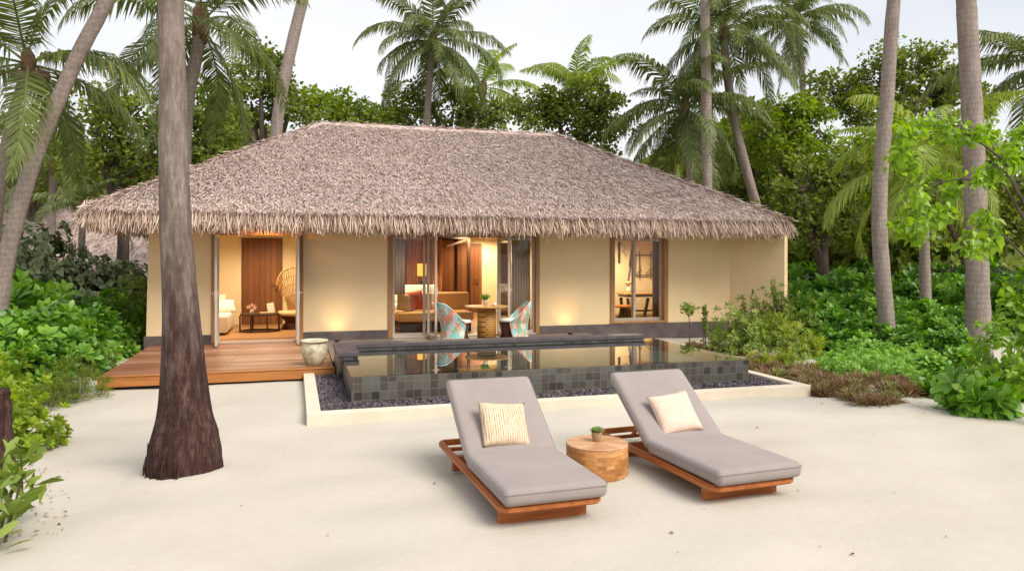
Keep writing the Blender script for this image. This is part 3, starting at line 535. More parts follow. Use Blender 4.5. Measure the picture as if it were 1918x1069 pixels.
# openings: timber frames
for (a, b, z0, z1) in OPEN:
    o = MB(); f = 0.10
    o.box(a + .002, a + f, YF - 0.03, YF + WT - .002, z0, z1 - .002, 0.006); o.box(b - f, b - .002, YF - 0.03, YF + WT - .002, z0, z1 - .002, 0.006); o.box(a + f, b - f, YF - 0.03, YF + WT - .002, z1 - f, z1 - .002, 0.006)
    if z0 > 0.3: o.box(a + f, b - f, YF - 0.045, YF + WT - .002, z0, z0 + 0.05, 0.006)
    o.build('door_frame' if z0 < 0.3 else 'window_frame', MT['frame_wood'], villa)
th_ = MB(); th_.box(-1.5, 0.07, YF - 0.06, YF + 0.1, 0.19, 0.215); th_.box(2.0, 5.21, YF - 0.06, YF + 0.1, 0.19, 0.215); th_.build('threshold', MT['metal'], villa)
def sash(name, p0, p1, z0, z1, stile=0.055, thick=0.045, handle=None, mid=None):
    """a metal framed glass leaf standing on the ground line p0-p1"""
    p0, p1 = V(*p0, 0), V(*p1, 0); d = unit(p1 - p0); n = V(-d[1], d[0], 0); L_ = np.linalg.norm(p1 - p0); m = MB()
    def slab(s0, s1, za, zb, t=thick):
        c = [p0 + d * s + n * k * t / 2 + V(0, 0, z) for z in (za, zb) for s, k in ((s0, -1), (s1, -1), (s1, 1), (s0, 1))]
        m.add(c, [(0, 3, 2, 1), (4, 5, 6, 7), (0, 1, 5, 4), (1, 2, 6, 5), (2, 3, 7, 6), (3, 0, 4, 7)])
    slab(0, stile, z0, z1); slab(L_ - stile, L_, z0, z1); slab(stile, L_ - stile, z0, z0 + stile * 1.2); slab(stile, L_ - stile, z1 - stile, z1)
    o = m.build(name, MT['metal'], villa); gl = MB()
    a, b = p0 + d * stile, p1 - d * stile
    gl.add([a + V(0, 0, z0 + stile), b + V(0, 0, z0 + stile), b + V(0, 0, z1 - stile), a + V(0, 0, z1 - stile)], [(0, 1, 2, 3)]); gl.build('glass', MT['glass'], o)
    if handle:
        h = MB(); s = L_ - stile / 2 if handle > 0 else stile / 2; c = p0 + d * s + V(0, 0, z0 + 1.0)
        for k in (-1, 1):
            h.tube([c + n * k * 0.02, c + n * k * 0.07], 0.011, 8); h.tube([c + n * k * 0.07, c + n * k * 0.07 - d * 0.11 * handle], 0.010, 8)
        h.box(c[0] - .03, c[0] + .03, c[1] - .03, c[1] + .03, c[2] - 0.12, c[2] + 0.06, 0.005); h.build('handle', MT['metal'], o)
    return o
ZD = 2.355
sash('door_leaf', (-1.47, YF - 0.03), (-1.44, YF - 0.76), 0.215, ZD, handle=1)
sash('door_leaf', (0.04, YF - 0.03), (0.065, YF - 0.76), 0.215, ZD, handle=1)
sash('window_panel', (2.0, YF + 0.06), (2.72, YF + 0.06), 0.215, ZD)
sash('door_leaf', (2.76, YF - 0.03), (2.79, YF - 0.82), 0.215, ZD, handle=1)
sash('door_leaf', (4.33, YF - 0.03), (4.36, YF - 0.82), 0.215, ZD, handle=1)
sash('window_panel', (4.36, YF + 0.06), (5.21, YF + 0.06), 0.215, ZD)
sash('window_panel', (7.14, YF + 0.07), (7.72, YF + 0.07), 0.42, ZD)
sash('window_panel', (7.66, YF + 0.13), (8.44, YF + 0.13), 0.42, ZD)
bd = MB(); bd.box(8.27, 8.43, YF + 0.24, YF + 0.27, 0.42, ZD, 0.004); bd.build('timber_shutter', MT['redwood'], villa)
def indoor(x0, x1, y, z1, side, name='interior_door'):
    d = MB(); d.box(x0, x1, y - 0.05, y - 0.004, 0.19, z1, 0.004); o = d.build(name, MT['redwood'], villa)
    h = MB(); xx = x1 - 0.1 if side > 0 else x0 + 0.1; h.tube([(xx, y - 0.05, 1.2), (xx, y - 0.1, 1.2)], 0.012, 8); h.tube([(xx, y - 0.1, 1.2), (xx - side * 0.14, y - 0.1, 1.2)], 0.011, 8); h.box(xx - .025, xx + .025, y - .058, y - .05, 1.04, 1.1)
    h.build('handle', MT['dark_metal'], o)
    fr_ = MB(); fr_.box(x0 - 0.05, x0, y - 0.035, y - 0.003, 0.19, z1 + 0.05); fr_.box(x1, x1 + 0.05, y - 0.035, y - 0.003, 0.19, z1 + 0.05); fr_.box(x0, x1, y - 0.035, y - 0.003, z1, z1 + 0.05); fr_.build('frame', MT['redwood'], o)
indoor(-1.26, -0.36, 20.1, 2.36, 1)
indoor(5.02 - 0.05, 5.62, 22.6, 2.3, 1)
wp = MB(); wp.box(3.0, 4.9, 22.52, 22.595, 0.19, 2.5); wp.build('timber_wall_panel', MT['redwood'], villa)
dk = MB(); dk.box(5.86, 6.2, 21.1, 21.16, 0.19, 2.35); dk.build('wardrobe_panel', MT['darkwood'], villa)

# wall lamp above the left door, uplights at the wall foot, ceiling downlights in the three rooms
WARM = (1.0, 0.79, 0.49)
def wall_uplight(x, label):
    t = thing('uplight', label, 'light', (x, YF - 0.36, 0.19), 'uplights at the foot of the front wall'); m = MB(); m.lathe([(0.045, 0), (0.05, 0.01), (0.05, 0.05), (0.035, 0.055)], (x, YF - 0.36, 0.19), 16); m.build('housing', MT['dark_metal'], t)
    m = MB(); m.lathe([(0.0, 0.056), (0.033, 0.057)], (x, YF - 0.36, 0.19), 16); m.build('lens', MT['uplens'], t)
    spot('uplight_lamp', (x, YF - 0.36, 0.262), (x, YF, 0.62), (1.0, 0.66, 0.28), 9, 84, 1.0, 0.10)
wall_uplight(0.83, 'small uplight washing the plaster wall between the left door and the living room')
wall_uplight(5.92, 'small uplight washing the plaster wall right of the living room doors')
t = thing('wall_lamp', 'small amber lamp glowing under the thatch above the left door', 'light', (-0.55, YF - 0.12, 2.5)); m = MB(); m.box(-0.66, -0.44, YF - 0.16, YF - 0.035, 2.47, 2.60, 0.01); m.build('lamp_shade', MT['lampshade'], t)
m = MB(); m.box(-0.60, -0.50, YF - 0.034, YF - 0.001, 2.5, 2.57); m.build('bracket', MT['dark_metal'], t)
point('wall_lamp_light', (-0.55, YF - 0.24, 2.5), (1.0, 0.45, 0.1), 14, 0.05)
def downlight(x, y, watts, label):
    t = thing('downlight', label, 'light', (x, y, ZT), 'ceiling downlights inside the villa'); m = MB(); m.lathe([(0.05, -0.02), (0.075, -0.02), (0.075, 0.0)], (x, y, ZT), 20); m.build('trim', MT['metal'], t)
    m = MB(); m.lathe([(0.0, -0.013), (0.049, -0.013)], (x, y, ZT), 20); m.build('lens', MT['bulb'], t)
    spot('downlight_lamp', (x, y, ZT - 0.04), (x, y, 0), WARM, watts, 165, 0.6, 0.06)
downlight(-0.6, 18.3, 230, 'recessed downlight in the ceiling of the left room')
downlight(-1.6, 17.2, 120, 'recessed downlight above the pale sofa of the left room')
downlight(2.6, 18.0, 230, 'recessed downlight in the ceiling above the tan sofa')
downlight(4.6, 19.6, 230, 'recessed downlight in the ceiling of the middle room')
downlight(5.6, 21.8, 200, 'recessed downlight near the dark door at the back of the middle room')
downlight(8.2, 17.9, 330, 'recessed downlight in the ceiling above the desk')

# ------------------------------------------------------------------ furniture indoors
def cushion(m, x0, x1, y0, y1, z0, z1, r=0.04): m.box(x0, x1, y0, y1, z0, z1, r, 4)
def pillow_mb(w, h, t, n=18):
    m = MB(); vs = []; fs = []
    for s in (1, -1):
        for i in range(n + 1):
            for j in range(n + 1):
                a, b = -1 + 2 * i / n, -1 + 2 * j / n
                px = a * w / 2 * (1 - 0.07 * (1 - b * b) * abs(a)); pz = b * h / 2 * (1 - 0.07 * (1 - a * a) * abs(b))
                th_ = t / 2 * (max(0, (1 - a ** 4)) * max(0, (1 - b ** 4))) ** 0.55
                vs.append((px, s * th_, pz))
    k = (n + 1) ** 2
    for i in range(n):
        for j in range(n):
            q = [i * (n + 1) + j, (i + 1) * (n + 1) + j, (i + 1) * (n + 1) + j + 1, i * (n + 1) + j + 1]
            fs.append(q); fs.append([k + x for x in q][::-1])
    bm = bmesh.new(); bv = [bm.verts.new(v) for v in vs]
    for f in fs: bm.faces.new([bv[i] for i in f])
    bmesh.ops.remove_doubles(bm, verts=bm.verts, dist=1e-5); bmesh.ops.recalc_face_normals(bm, faces=bm.faces); bm.verts.index_update()
    m.bm(bm); return m
def place_pillow(name, label, cat, loc, rot, w, h, t, mat_, group=None):
    o = pillow_mb(w, h, t).build(name, mat_, smooth=True); o.location = loc; o.rotation_euler = rot; return tag(o, label, cat, group)
# left room
t = thing('sofa', 'pale cream sofa end seen at the left of the left doorway', 'sofa', (-2.0, 18.0, 0.19))
m = MB(); cushion(m, -2.4, -1.42, 17.3, 19.2, 0.25, 0.62); m.build('seat', MT['white'], t, True); m = MB(); cushion(m, -2.45, -1.62, 19.2, 19.42, 0.25, 1.0); m.build('backrest', MT['white'], t, True)
m = MB(); m.box(-2.35, -1.5, 17.4, 19.35, 0.19, 0.25); m.build('base', MT['darkwood'], t)
place_pillow('pillow', 'cream pillow lying on the pale sofa in the left room', 'pillow', (-1.6, 18.6, 0.76), (R(-50), 0, R(15)), 0.5, 0.42, 0.16, MT['white'])
t = thing('coffee_table', 'low dark framed coffee table on the rug of the left room', 'table', (-0.78, 18.1, 0.19)); c = (-0.78, 18.1)
pts = [(c[0] + 0.46 * math.cos(R(22.5 + 45 * k)), c[1] + 0.42 * math.sin(R(22.5 + 45 * k))) for k in range(8)]
m = MB(); m.add([(p[0], p[1], z) for z in (0.575, 0.61) for p in pts], [tuple(range(8))[::-1], tuple(range(8, 16))] + [(k, (k + 1) % 8, 8 + (k + 1) % 8, 8 + k) for k in range(8)]); m.build('table_top', MT['darkwood'], t)
m = MB()
for k in range(8): m.bar((*pts[k], 0.205), (*pts[(k + 1) % 8], 0.205), 0.03, 0.03)
m.build('base_ring', MT['darkwood'], t)
for k in (0, 2, 4, 6, 7, 5): m = MB(); m.bar((pts[k][0], pts[k][1], 0.22), (pts[k][0], pts[k][1], 0.575), 0.035, 0.035); m.build('leg', MT['darkwood'], t)
t = thing('vase', 'small vase with pink flowers on the dark coffee table', 'vase', (-0.95, 18.0, 0.61)); m = MB(); m.lathe([(0.03, 0), (0.045, 0.03), (0.04, 0.08), (0.025, 0.1)], (-0.95, 18.0, 0.61), 16); m.build('body', MT['white'], t, True)
m = MB(); n = 40; D = rdir(n, 0.1, 1); m.scatter(LEAF, np.tile(V(-0.95, 18.0, 0.72), (n, 1)) + D * 0.05, D, rdir(n), rng.uniform(.05, .1, n), rng.uniform(0, 1, n)); m.build('flowers', MT['pillow_pink'], t)
t = thing('books', 'pale book and card lying on the dark coffee table', 'book', (-0.6, 18.05, 0.61)); m = MB(); m.box(-0.78, -0.52, 17.95, 18.15, 0.61, 0.64, 0.004); m.build('cover', MT['tancush'], t); m = MB(); m.bar((-0.52, 18.2, 0.61), (-0.56, 18.25, 0.84), 0.16, 0.012); m.build('card', MT['white'], t)
t = thing('peacock_chair', 'tall wicker peacock chair beside the brown interior door', 'chair', (-0.02, 18.7, 0.19)); c0 = V(0.02, 18.9, 0)
m = MB(); outl = []
for k in range(21):
    a = R(-62 + 124 * k / 20); hh = 0.62 + 1.02 * (math.cos(a * 1.15) ** 0.5 if math.cos(a * 1.15) > 0 else 0); outl.append(c0 + V(0.44 * math.sin(a * 1.35), 0.1 * abs(math.sin(a)) * -1 + 0.05, hh + 0.03))
m.tube(outl, 0.022, 6)
for k in range(1, 20): m.tube([c0 + V(0.10 * (k - 10) / 10 * 2, 0, 0.62), c0 * .5 + outl[k] * .5 + V(0, 0, 0.16), outl[k]], 0.012, 5)
for h in (0.35, 0.6, 0.8):
    m.tube([(c0 + V(0.2 * (k - 10) / 10, 0, 0.62)) * (1 - h) + outl[k] * h for k in range(0, 21)], 0.012, 5)
m.build('backrest', MT['rattan'], t)
m = MB(); m.lathe([(0.0, 0.52), (0.40, 0.52), (0.42, 0.56), (0.40, 0.62), (0.0, 0.625)], (0.02, 18.55, 0), 28); m.build('seat', MT['tancush'], t, True)
m = MB(); m.lathe([(0.36, 0.19), (0.24, 0.36), (0.38, 0.52)], (0.02, 18.55, 0), 20); m.build('base', MT['darkweave'], t)
m = MB(); m.add([(0, 0, 0)], []); rg = MB(); rg.box(-1.75, 0.35, 16.5, 18.2, 0.189, 0.2, 0.003); tag(rg.build('rug', MT['rug']), 'patterned ochre rug on the floor of the left room', 'rug')
# middle room
t = thing('daybed', 'tan upholstered daybed sofa behind the left glass of the living room', 'sofa', (3.2, 17.2, 0.19))
m = MB(); cushion(m, 2.25, 4.05, 16.85, 17.75, 0.42, 0.64, 0.07); m.build('seat', MT['tan'], t, True)
m = MB(); cushion(m, 2.95, 4.15, 17.76, 17.96, 0.45, 1.06, 0.06); m.build('backrest', MT['tan'], t, True)
m = MB(); m.box(2.32, 4.0, 16.95, 17.9, 0.19, 0.42, 0.01); m.build('base', MT['darkwood'], t)
place_pillow('cushion', 'beige cushion leaning at the left end of the tan daybed', 'cushion', (2.47, 17.35, 0.86), (R(-12), R(14), R(40)), 0.46, 0.46, 0.16, MT['tancush'])
place_pillow('cushion', 'rust red cushion on the tan daybed beside the beige one', 'cushion', (2.75, 17.5, 0.88), (R(-14), R(-8), R(12)), 0.46, 0.48, 0.16, MT['redcush'])
t = thing('bed', 'bed with white pillows and dark four poster canopy behind the daybed', 'bed', (2.6, 19.4, 0.19))
m = MB(); cushion(m, 1.6, 3.9, 18.35, 21.4, 0.45, 0.75, 0.06); m.build('mattress', MT['white'], t, True)
m = MB(); m.box(1.55, 3.95, 18.3, 21.5, 0.19, 0.45, 0.01); m.build('base', MT['darkwood'], t)
m = MB(); cushion(m, 1.7, 3.6, 19.0, 19.3, 0.72, 1.2, 0.1); m.build('bolster', MT['white'], t, True)
for (px, py) in ((1.45, 18.2), (4.62, 19.9), (1.45, 21.6), (4.62, 21.6)): m = MB(); m.bar((px, py, 0.19), (px, py, 2.44), 0.08, 0.08); m.build('post', MT['darkwood'], t)
m = MB(); m.bar((1.45, 18.2, 2.46), (4.62, 19.9, 2.46), 0.07, 0.08); m.bar((4.62, 19.9, 2.46), (4.62, 21.6, 2.46), 0.06, 0.07); m.bar((1.45, 21.6, 2.46), (4.62, 21.6, 2.46), 0.06, 0.07); m.bar((3.9, 19.5, 2.2), (4.6, 19.9, 2.42), 0.05, 0.05); m.build('canopy_rail', MT['darkwood'], t)
t = thing('bedside_table', 'dark bedside table under the lit orange lamp', 'table', (3.55, 20.6, 0.19)); 
lp = at(790, 530, 20.6)
t.location = (lp[0], lp[1], 0.19)
m = MB(); m.box(lp[0] - .3, lp[0] + .3, lp[1] - .22, lp[1] + .22, 1.06, 1.10, 0.004); m.build('table_top', MT['darkwood'], t); m = MB(); m.box(lp[0] - .26, lp[0] + .26, lp[1] - .2, lp[1] + .2, 0.19, 1.06); m.build('cabinet', MT['darkwood'], t)
lt_ = thing('table_lamp', 'lit orange table lamp with tall shade beside the bed', 'lamp', (lp[0], lp[1], 1.10)); m = MB(); m.lathe([(0.09, 0), (0.1, 0.02), (0.05, 0.05), (0.06, 0.14), (0.02, 0.18), (0.015, 0.3)], (lp[0], lp[1], 1.10), 20); m.build('base', MT['darkwood'], lt_, True)
m = MB(); m.lathe([(0.125, 0.30), (0.125, 0.64)], (lp[0], lp[1], 1.10), 28); m.li = m.li[:-2]; m.lt = m.lt[:-2]; m.build('lamp_shade', MT['lampshade'], lt_, True)
point('table_lamp_light', (lp[0], lp[1], 1.58), (1.0, 0.5, 0.14), 14, 0.06)
def curtain(name, label, x0, x1, y, z0, z1, mat_, folds):
    m = MB(); n = folds * 8; v = []
    for z in (z0, z1):
        for i in range(n + 1): s = i / n; v.append((x0 + (x1 - x0) * s, y + 0.035 * math.sin(s * folds * 6.283) + 0.012 * math.sin(s * folds * 2.1 * 6.283), z))
    m.add(v, [(i, i + 1, n + 2 + i, n + 1 + i) for i in range(n)]); o = m.build(name, mat_, smooth=True); sol = o.modifiers.new('thickness', 'SOLIDIFY'); sol.thickness = 0.004; return tag(o, label, 'curtain')
curtain('curtain', 'grey sheer curtain drawn beside the right jamb of the living room', 4.75, 5.19, YF + 0.32, 0.2, 2.45, MT['sheer'], 7)
curtain('curtain', 'grey sheer sheet added as the sky reflection in the left glass of the living room', 2.0, 2.32, YF + 0.36, 1.1, 2.45, MT['sheer'], 5)  # sheer cloth added to stand in for sky reflected on the left pane
curtain('curtain', 'amber curtain hanging behind the lit lamp', lp[0] - 0.35, lp[0] + 0.65, lp[1] + 0.45, 0.2, 2.5, MT['orangecurt'], 9)
# right room
t = thing('desk', 'dark desk with turned in legs seen through the right window', 'desk', (9.35, 18.6, 0.19))
m = MB(); m.box(8.6, 10.1, 18.3, 18.9, 0.90, 0.94, 0.006); m.build('table_top', MT['honey'], t); m = MB(); m.box(8.66, 10.05, 18.34, 18.86, 0.83, 0.898); m.build('apron', MT['darkwood'], t)
for (a, b, yy) in ((8.72, 8.80, 18.38), (9.34, 9.2, 18.38), (9.98, 10.02, 18.38), (8.72, 8.80, 18.82), (9.98, 10.02, 18.82)): m = MB(); m.bar((a, yy, 0.8), (b, yy, 0.19), 0.07, 0.06); m.build('leg', MT['darkwood'], t)
m = MB(); m.bar((8.78, 18.42, 0.45), (9.98, 18.42, 0.45), 0.045, 0.045); m.build('stretcher', MT['darkwood'], t)
t = thing('stool', 'stool with round rust seat on a dark tapered base by the desk', 'stool', (8.5, 18.15, 0.19)); m = MB(); m.lathe([(0.0, 0.38), (0.24, 0.38), (0.27, 0.41), (0.25, 0.44), (0, 0.445)], (8.5, 18.15, 0.19), 28); m.build('seat', MT['teak'], t, True); m = MB(); m.lathe([(0.22, 0), (0.14, 0.2), (0.1, 0.38)], (8.5, 18.15, 0.19), 24); m.build('base', MT['darkwood'], t, True)
t = thing('wall_rack', 'thin dark metal rack with two rails on the yellow wall', 'rack', (9.7, 19.24, 1.3))
for z in (1.40, 1.98): m = MB(); m.bar((9.38, 19.24, z), (10.1, 19.24, z), 0.025, 0.025); m.build('rail', MT['dark_metal'], t)
for xx in (9.5, 9.85): m = MB(); m.bar((xx, 19.24, 1.3), (xx, 19.24, 2.1), 0.016, 0.016); m.build('upright', MT['dark_metal'], t)
m = MB(); m.bar((9.4, 19.24, 1.42), (9.55, 19.24, 1.58), 0.016, 0.016); m.bar((9.7, 19.24, 1.42), (9.86, 19.24, 1.6), 0.016, 0.016); m.build('brace', MT['dark_metal'], t)
t = thing('oar', 'long dark wooden oar leaning on the wall behind the desk', 'oar', (9.0, 18.95, 0.95)); m = MB(); m.tube([(8.9, 18.82, 0.945), (9.1, 19.0, 1.65)], [0.03, 0.032], 8); m.build('shaft', MT['darkwood'], t); m = MB(); m.bar((9.1, 19.0, 1.65), (9.34, 19.24, 2.5), 0.10, 0.03); m.build('blade', MT['darkwood'], t)
t = thing('wall_ornament', 'dark upright wall ornament left of the oar', 'ornament', (8.88, 19.27, 1.8)); m = MB(); m.box(8.85, 8.91, 19.25, 19.295, 1.76, 2.36, 0.006); m.build('bar', MT['dark_metal'], t); m = MB(); m.tube([(8.96, 19.27, 2.3), (9.08, 19.26, 2.2), (9.0, 19.27, 2.1), (9.1, 19.27, 1.95)], 0.02, 6); m.build('figure', MT['art'], t)
t = thing('desk_lamp', 'small pale vase lamp standing on the desk', 'lamp', (8.85, 18.6, 0.94)); m = MB(); m.lathe([(0.05, 0), (0.07, 0.06), (0.05, 0.16), (0.02, 0.2)], (8.85, 18.6, 0.94), 20); m.build('body', MT['white'], t, True); m = MB(); m.lathe([(0.02, 0.2), (0.09, 0.24), (0.11, 0.3), (0.0, 0.32)], (8.85, 18.6, 0.94), 20); m.build('lamp_shade', MT['tancush'], t, True)

# ------------------------------------------------------------------ deck, terrace, pool, kerb, gravel
deck = thing('wooden_deck', 'weathered reddish timber deck with an oiled front board left of the pool', 'deck', (-1.0, 13.8, 0))
m = MB(); m.box(-2.69, 0.585, 11.83, YF - 0.037, 0.15, 0.19, 0.004); m.build('boards', MT['deck'], deck)
m = MB(); m.box(-2.72, 0.60, 11.80, 11.828, 0.035, 0.176, 0.005); m.box(-2.722, -2.692, 11.83, YF - 0.04, 0.0, 0.176, 0.004); m.build('fascia', MT['fascia'], deck)
m = MB(); m.box(-2.70, 0.60, 11.79, 11.86, 0.1775, 0.196, 0.006); m.build('edge_board', MT['fascia'], deck)
m = MB(); m.box(-2.65, 0.58, 11.9, 15.7, -0.05, 0.14); m.build('joists', MT['darkwood'], deck)
m = MB(); m.box(0.60, 6.4, 12.46, YF - 0.037, -0.05, 0.188); tag(m.build('terrace', MT['terrace']), kind='structure')
PX0, PX1, PY0, PY1, PW = 0.68, 6.42, 9.42, 12.44, 0.405
pool = thing('plunge_pool', 'raised slate tiled plunge pool brimming with still water before the villa', 'pool', (3.55, 10.9, 0))
m = MB(); q = 0.16
m.box(PX0, PX1, PY0, PY0 + q, -0.05, PW - 0.006, 0.003); m.box(PX0, PX0 + q, PY0 + q, PY1, -0.05, PW - 0.006, 0.003); m.box(PX1 - q, PX1, PY0 + q, PY1, -0.05, PW - 0.006, 0.003); m.box(PX0 + q, PX1 - q, PY1 - q, PY1, -0.05, PW - 0.006, 0.003)
m.build('tiled_wall', MT['tile'], pool)
m = MB(); m.box(PX0 + q, PX1 - q, PY0 + q, PY1 - q, -0.04, -0.02); m.build('pool_floor', MT['pooltile'], pool)
m = MB(); m.box(PX0 + q + .01, PX1 - q - .01, PY1 - q - 0.45, PY1 - q - .002, -0.02, 0.30); m.box(PX1 - q - 0.9, PX1 - q - .01, PY0 + q + .9, PY1 - q - 0.46, -0.02, 0.26); m.build('bench_step', MT['poolstep'], pool)
m = MB(); m.add([(PX0 + .004, PY0 + .004, PW), (PX1 - .004, PY0 + .004, PW), (PX1 - .004, PY1, PW), (PX0 + .004, PY1, PW)], [(0, 1, 2, 3)]); m.build('water', MT['water'], pool)
m = MB(); m.box(0.6, 0.92, 11.12, 12.15, 0.44, 0.505, 0.006); m.box(0.6, 6.12, 12.152, 12.47, 0.44, 0.503, 0.006); m.build('coping', MT['coping'], pool)
m = MB(); m.box(0.62, 0.678, 11.14, 12.46, 0.0, 0.438); m.box(0.679, 0.9, 11.145, 12.17, 0.30, 0.439); m.box(0.905, 6.1, 12.175, 12.45, 0.30, 0.439); m.build('raised_edge', MT['tile'], pool)
kb = MB(); KX0, KX1, KY0, KY1, KW = 0.13, 6.92, 8.68, 11.8, 0.16
kb.box(KX0, KX1, KY0, KY0 + KW, -0.08, 0.125, 0.008); kb.box(KX0, KX0 + KW, KY0 + KW - .004, 11.78, -0.08, 0.1245, 0.006); kb.box(KX1 - KW, KX1, KY0 + KW - .004, 12.6, -0.08, 0.1245, 0.006)
tag(kb.build('kerb', MT['kerb'], loc=(3.5, 8.7, 0)), 'pale concrete kerb framing the gravel around the pool', 'kerb')
ICO = None
def stone_tpl(seed):
    bm = bmesh.new(); bmesh.ops.create_icosphere(bm, subdivisions=1, radius=0.5); r_ = random.Random(seed)
    for v in bm.verts: v.co = Vector((v.co.x * r_.uniform(.75, 1.25), v.co.y * r_.uniform(.75, 1.25), v.co.z * r_.uniform(.5, .9)))
    bm.verts.index_update(); t_ = ([v.co[:] for v in bm.verts], [[v.index for v in f.verts] for f in bm.faces]); bm.free(); return t_
gr = MB(); gr.add([(KX0 + KW, KY0 + KW, 0.05), (KX1 - KW, KY0 + KW, 0.05), (KX1 - KW, 12.5, 0.05), (KX0 + KW, 12.5, 0.05)], [(0, 1, 2, 3)], 0.1)
for sd_ in range(5):
    for (x0, x1, y0, y1, n) in ((KX0 + KW, KX1 - KW, KY0 + KW, PY0, 1100), (KX0 + KW, PX0, PY0, 11.8, 330), (PX1, KX1 - KW, PY0, 12.4, 280)):
        P = np.stack([rng.uniform(x0, x1, n), rng.uniform(y0, y1, n), rng.uniform(0.045, 0.085, n)], 1); s = rng.uniform(0.025, 0.062, n)
        gr.scatter(stone_tpl(sd_), P, rdir(n), rdir(n, .2, 1), s, rng.uniform(0, 1, n))
tag(gr.build('gravel', MT['gravel']), 'dark grey stones filling the trough around the pool', 'gravel', kind='stuff')
# glazed urn on the deck
t = thing('urn', 'pale glazed clay urn standing on the deck corner beside the pool', 'urn', (0.30, 12.22, 0.19))
m = MB(); m.lathe([(0.11, 0), (0.13, 0.01), (0.165, 0.09), (0.205, 0.2), (0.205, 0.28), (0.185, 0.34), (0.175, 0.36), (0.19, 0.372)], (0.30, 12.22, 0.19), 40); m.build('body', MT['pot'], t, True)
m = MB(); m.lathe([(0.18, 0.365), (0.215, 0.372), (0.222, 0.388), (0.21, 0.40), (0.185, 0.40), (0.17, 0.36), (0.0, 0.30)], (0.30, 12.22, 0.19), 40); m.build('rim', MT['pot'], t, True)

# ------------------------------------------------------------------ terrace table and woven chairs
tc_ = V(3.73, 14.45, 0.19)
t = thing('dining_table', 'round honey wood table on a perforated ochre drum between the woven chairs', 'table', tc_)
m = MB(); m.lathe([(0.0, 0.70), (0.40, 0.70), (0.44, 0.725), (0.44, 0.74), (0.0, 0.742)], tc_, 48); m.build('table_top', MT['honey'], t, False)
m = MB(); m.lathe([(0.19, 0), (0.19, 0.70)], tc_, 36); m.build('pedestal', MT['perf'], t, True)
t = thing('potted_plant', 'white pot of spiky green leaves on the round honey table', 'plant', tc_ + V(-0.02, 0.02, 0.742)); c = tc_ + V(-0.02, 0.02, 0.742)
m = MB(); m.lathe([(0.04, 0), (0.055, 0.11), (0.06, 0.115), (0.05, 0.10), (0, 0.1)], c, 20); m.build('pot', MT['white'], t, True)
m = MB(); n = 60; D = rdir(n, 0.55, 1); m.scatter(LANCE, np.tile(c + V(0, 0, .1), (n, 1)) + rng.normal(0, .012, (n, 3)) * V(1, 1, 0), D, rdir(n), np.stack([np.full(n, .1), rng.uniform(.12, .2, n), np.full(n, .12)], 1), rng.uniform(.3, .9, n)); m.build('leaves', MT['scaevola'], t)
t = thing('teacup', 'white cup and saucer on the round honey table', 'cup', tc_ + V(0.16, -0.05, 0.742)); c = tc_ + V(0.16, -0.05, 0.742)
m = MB(); m.lathe([(0.0, 0.0), (0.04, 0.002), (0.07, 0.012), (0.04, 0.008), (0.0, 0.007)], c, 20); m.build('saucer', MT['white'], t, True); m = MB(); m.lathe([(0.02, 0.008), (0.035, 0.03), (0.04, 0.06), (0.036, 0.058), (0.0, 0.02)], c, 20); m.build('cup', MT['white'], t, True)
def tub_chair(x, y, rz, label):
    t = thing('woven_chair', label, 'chair', (x, y, 0.19), 'woven tub chairs at the terrace table'); n = 44; m = 12; mb = MB(); vs = []
    for k in range(2):
        for i in range(n + 1):
            ph = R(-118 + 236 * i / n); f_ = abs(ph) / R(118); q_ = max(0.0, (f_ - 0.2) / 0.8)
            top = 0.82 - 0.34 * (3 * q_ ** 2 - 2 * q_ ** 3) - 0.05 * f_; bot = 0.0 if f_ < 0.72 else 0.36 * ((f_ - 0.72) / 0.28) ** 2.2
            for j in range(m + 1):
                s = j / m; z = bot + (top - bot) * s; r_ = 0.325 - 0.055 * math.sin(min(1, z / 0.55) * math.pi) + 0.08 * max(0, z - 0.45) - k * 0.022
                vs.append((-r_ * math.cos(ph), r_ * 1.08 * math.sin(ph), z))
    w_ = m + 1; o_ = (n + 1) * w_; fs = []
    for i in range(n):
        for j in range(m):
            a = i * w_ + j; q = [a, a + w_, a + w_ + 1, a + 1]; fs.append(q); fs.append([o_ + z for z in q][::-1])
        fs.append([i * w_ + m, (i + 1) * w_ + m, o_ + (i + 1) * w_ + m, o_ + i * w_ + m]); fs.append([i * w_, o_ + i * w_, o_ + (i + 1) * w_, (i + 1) * w_])
    for i in (0, n):
        for j in range(m): fs.append([i * w_ + j, i * w_ + j + 1, o_ + i * w_ + j + 1, o_ + i * w_ + j])
    mb.add(vs, fs); child('shell', mb.mesh('shell', MT['weave'], True), t)
    rim = MB(); rim.tube([(vs[i * w_ + m][0] * 0.97, vs[i * w_ + m][1] * 0.97, vs[i * w_ + m][2]) for i in range(n + 1)], 0.018, 8); child('rim', rim.mesh('rim', MT['weave'], True), t)
    b = MB(); b.lathe([(0.21, 0), (0.165, 0.2), (0.215, 0.42)], (0.10, 0, 0), 28); child('pedestal', b.mesh('pedestal', MT['darkweave'], True), t)
    c_ = MB(); c_.lathe([(0, 0.42), (0.25, 0.42), (0.275, 0.44), (0.26, 0.475), (0, 0.49)], (0.07, 0, 0), 32); child('seat_cushion', c_.mesh('seat_cushion', MT['white'], True), t)
    t.rotation_euler = (0, 0, rz); return t
tub_chair(3.05, 14.35, R(10), 'multicoloured woven tub chair left of the round table facing right')
tub_chair(4.30, 14.4, R(172), 'multicoloured woven tub chair right of the round table facing left')

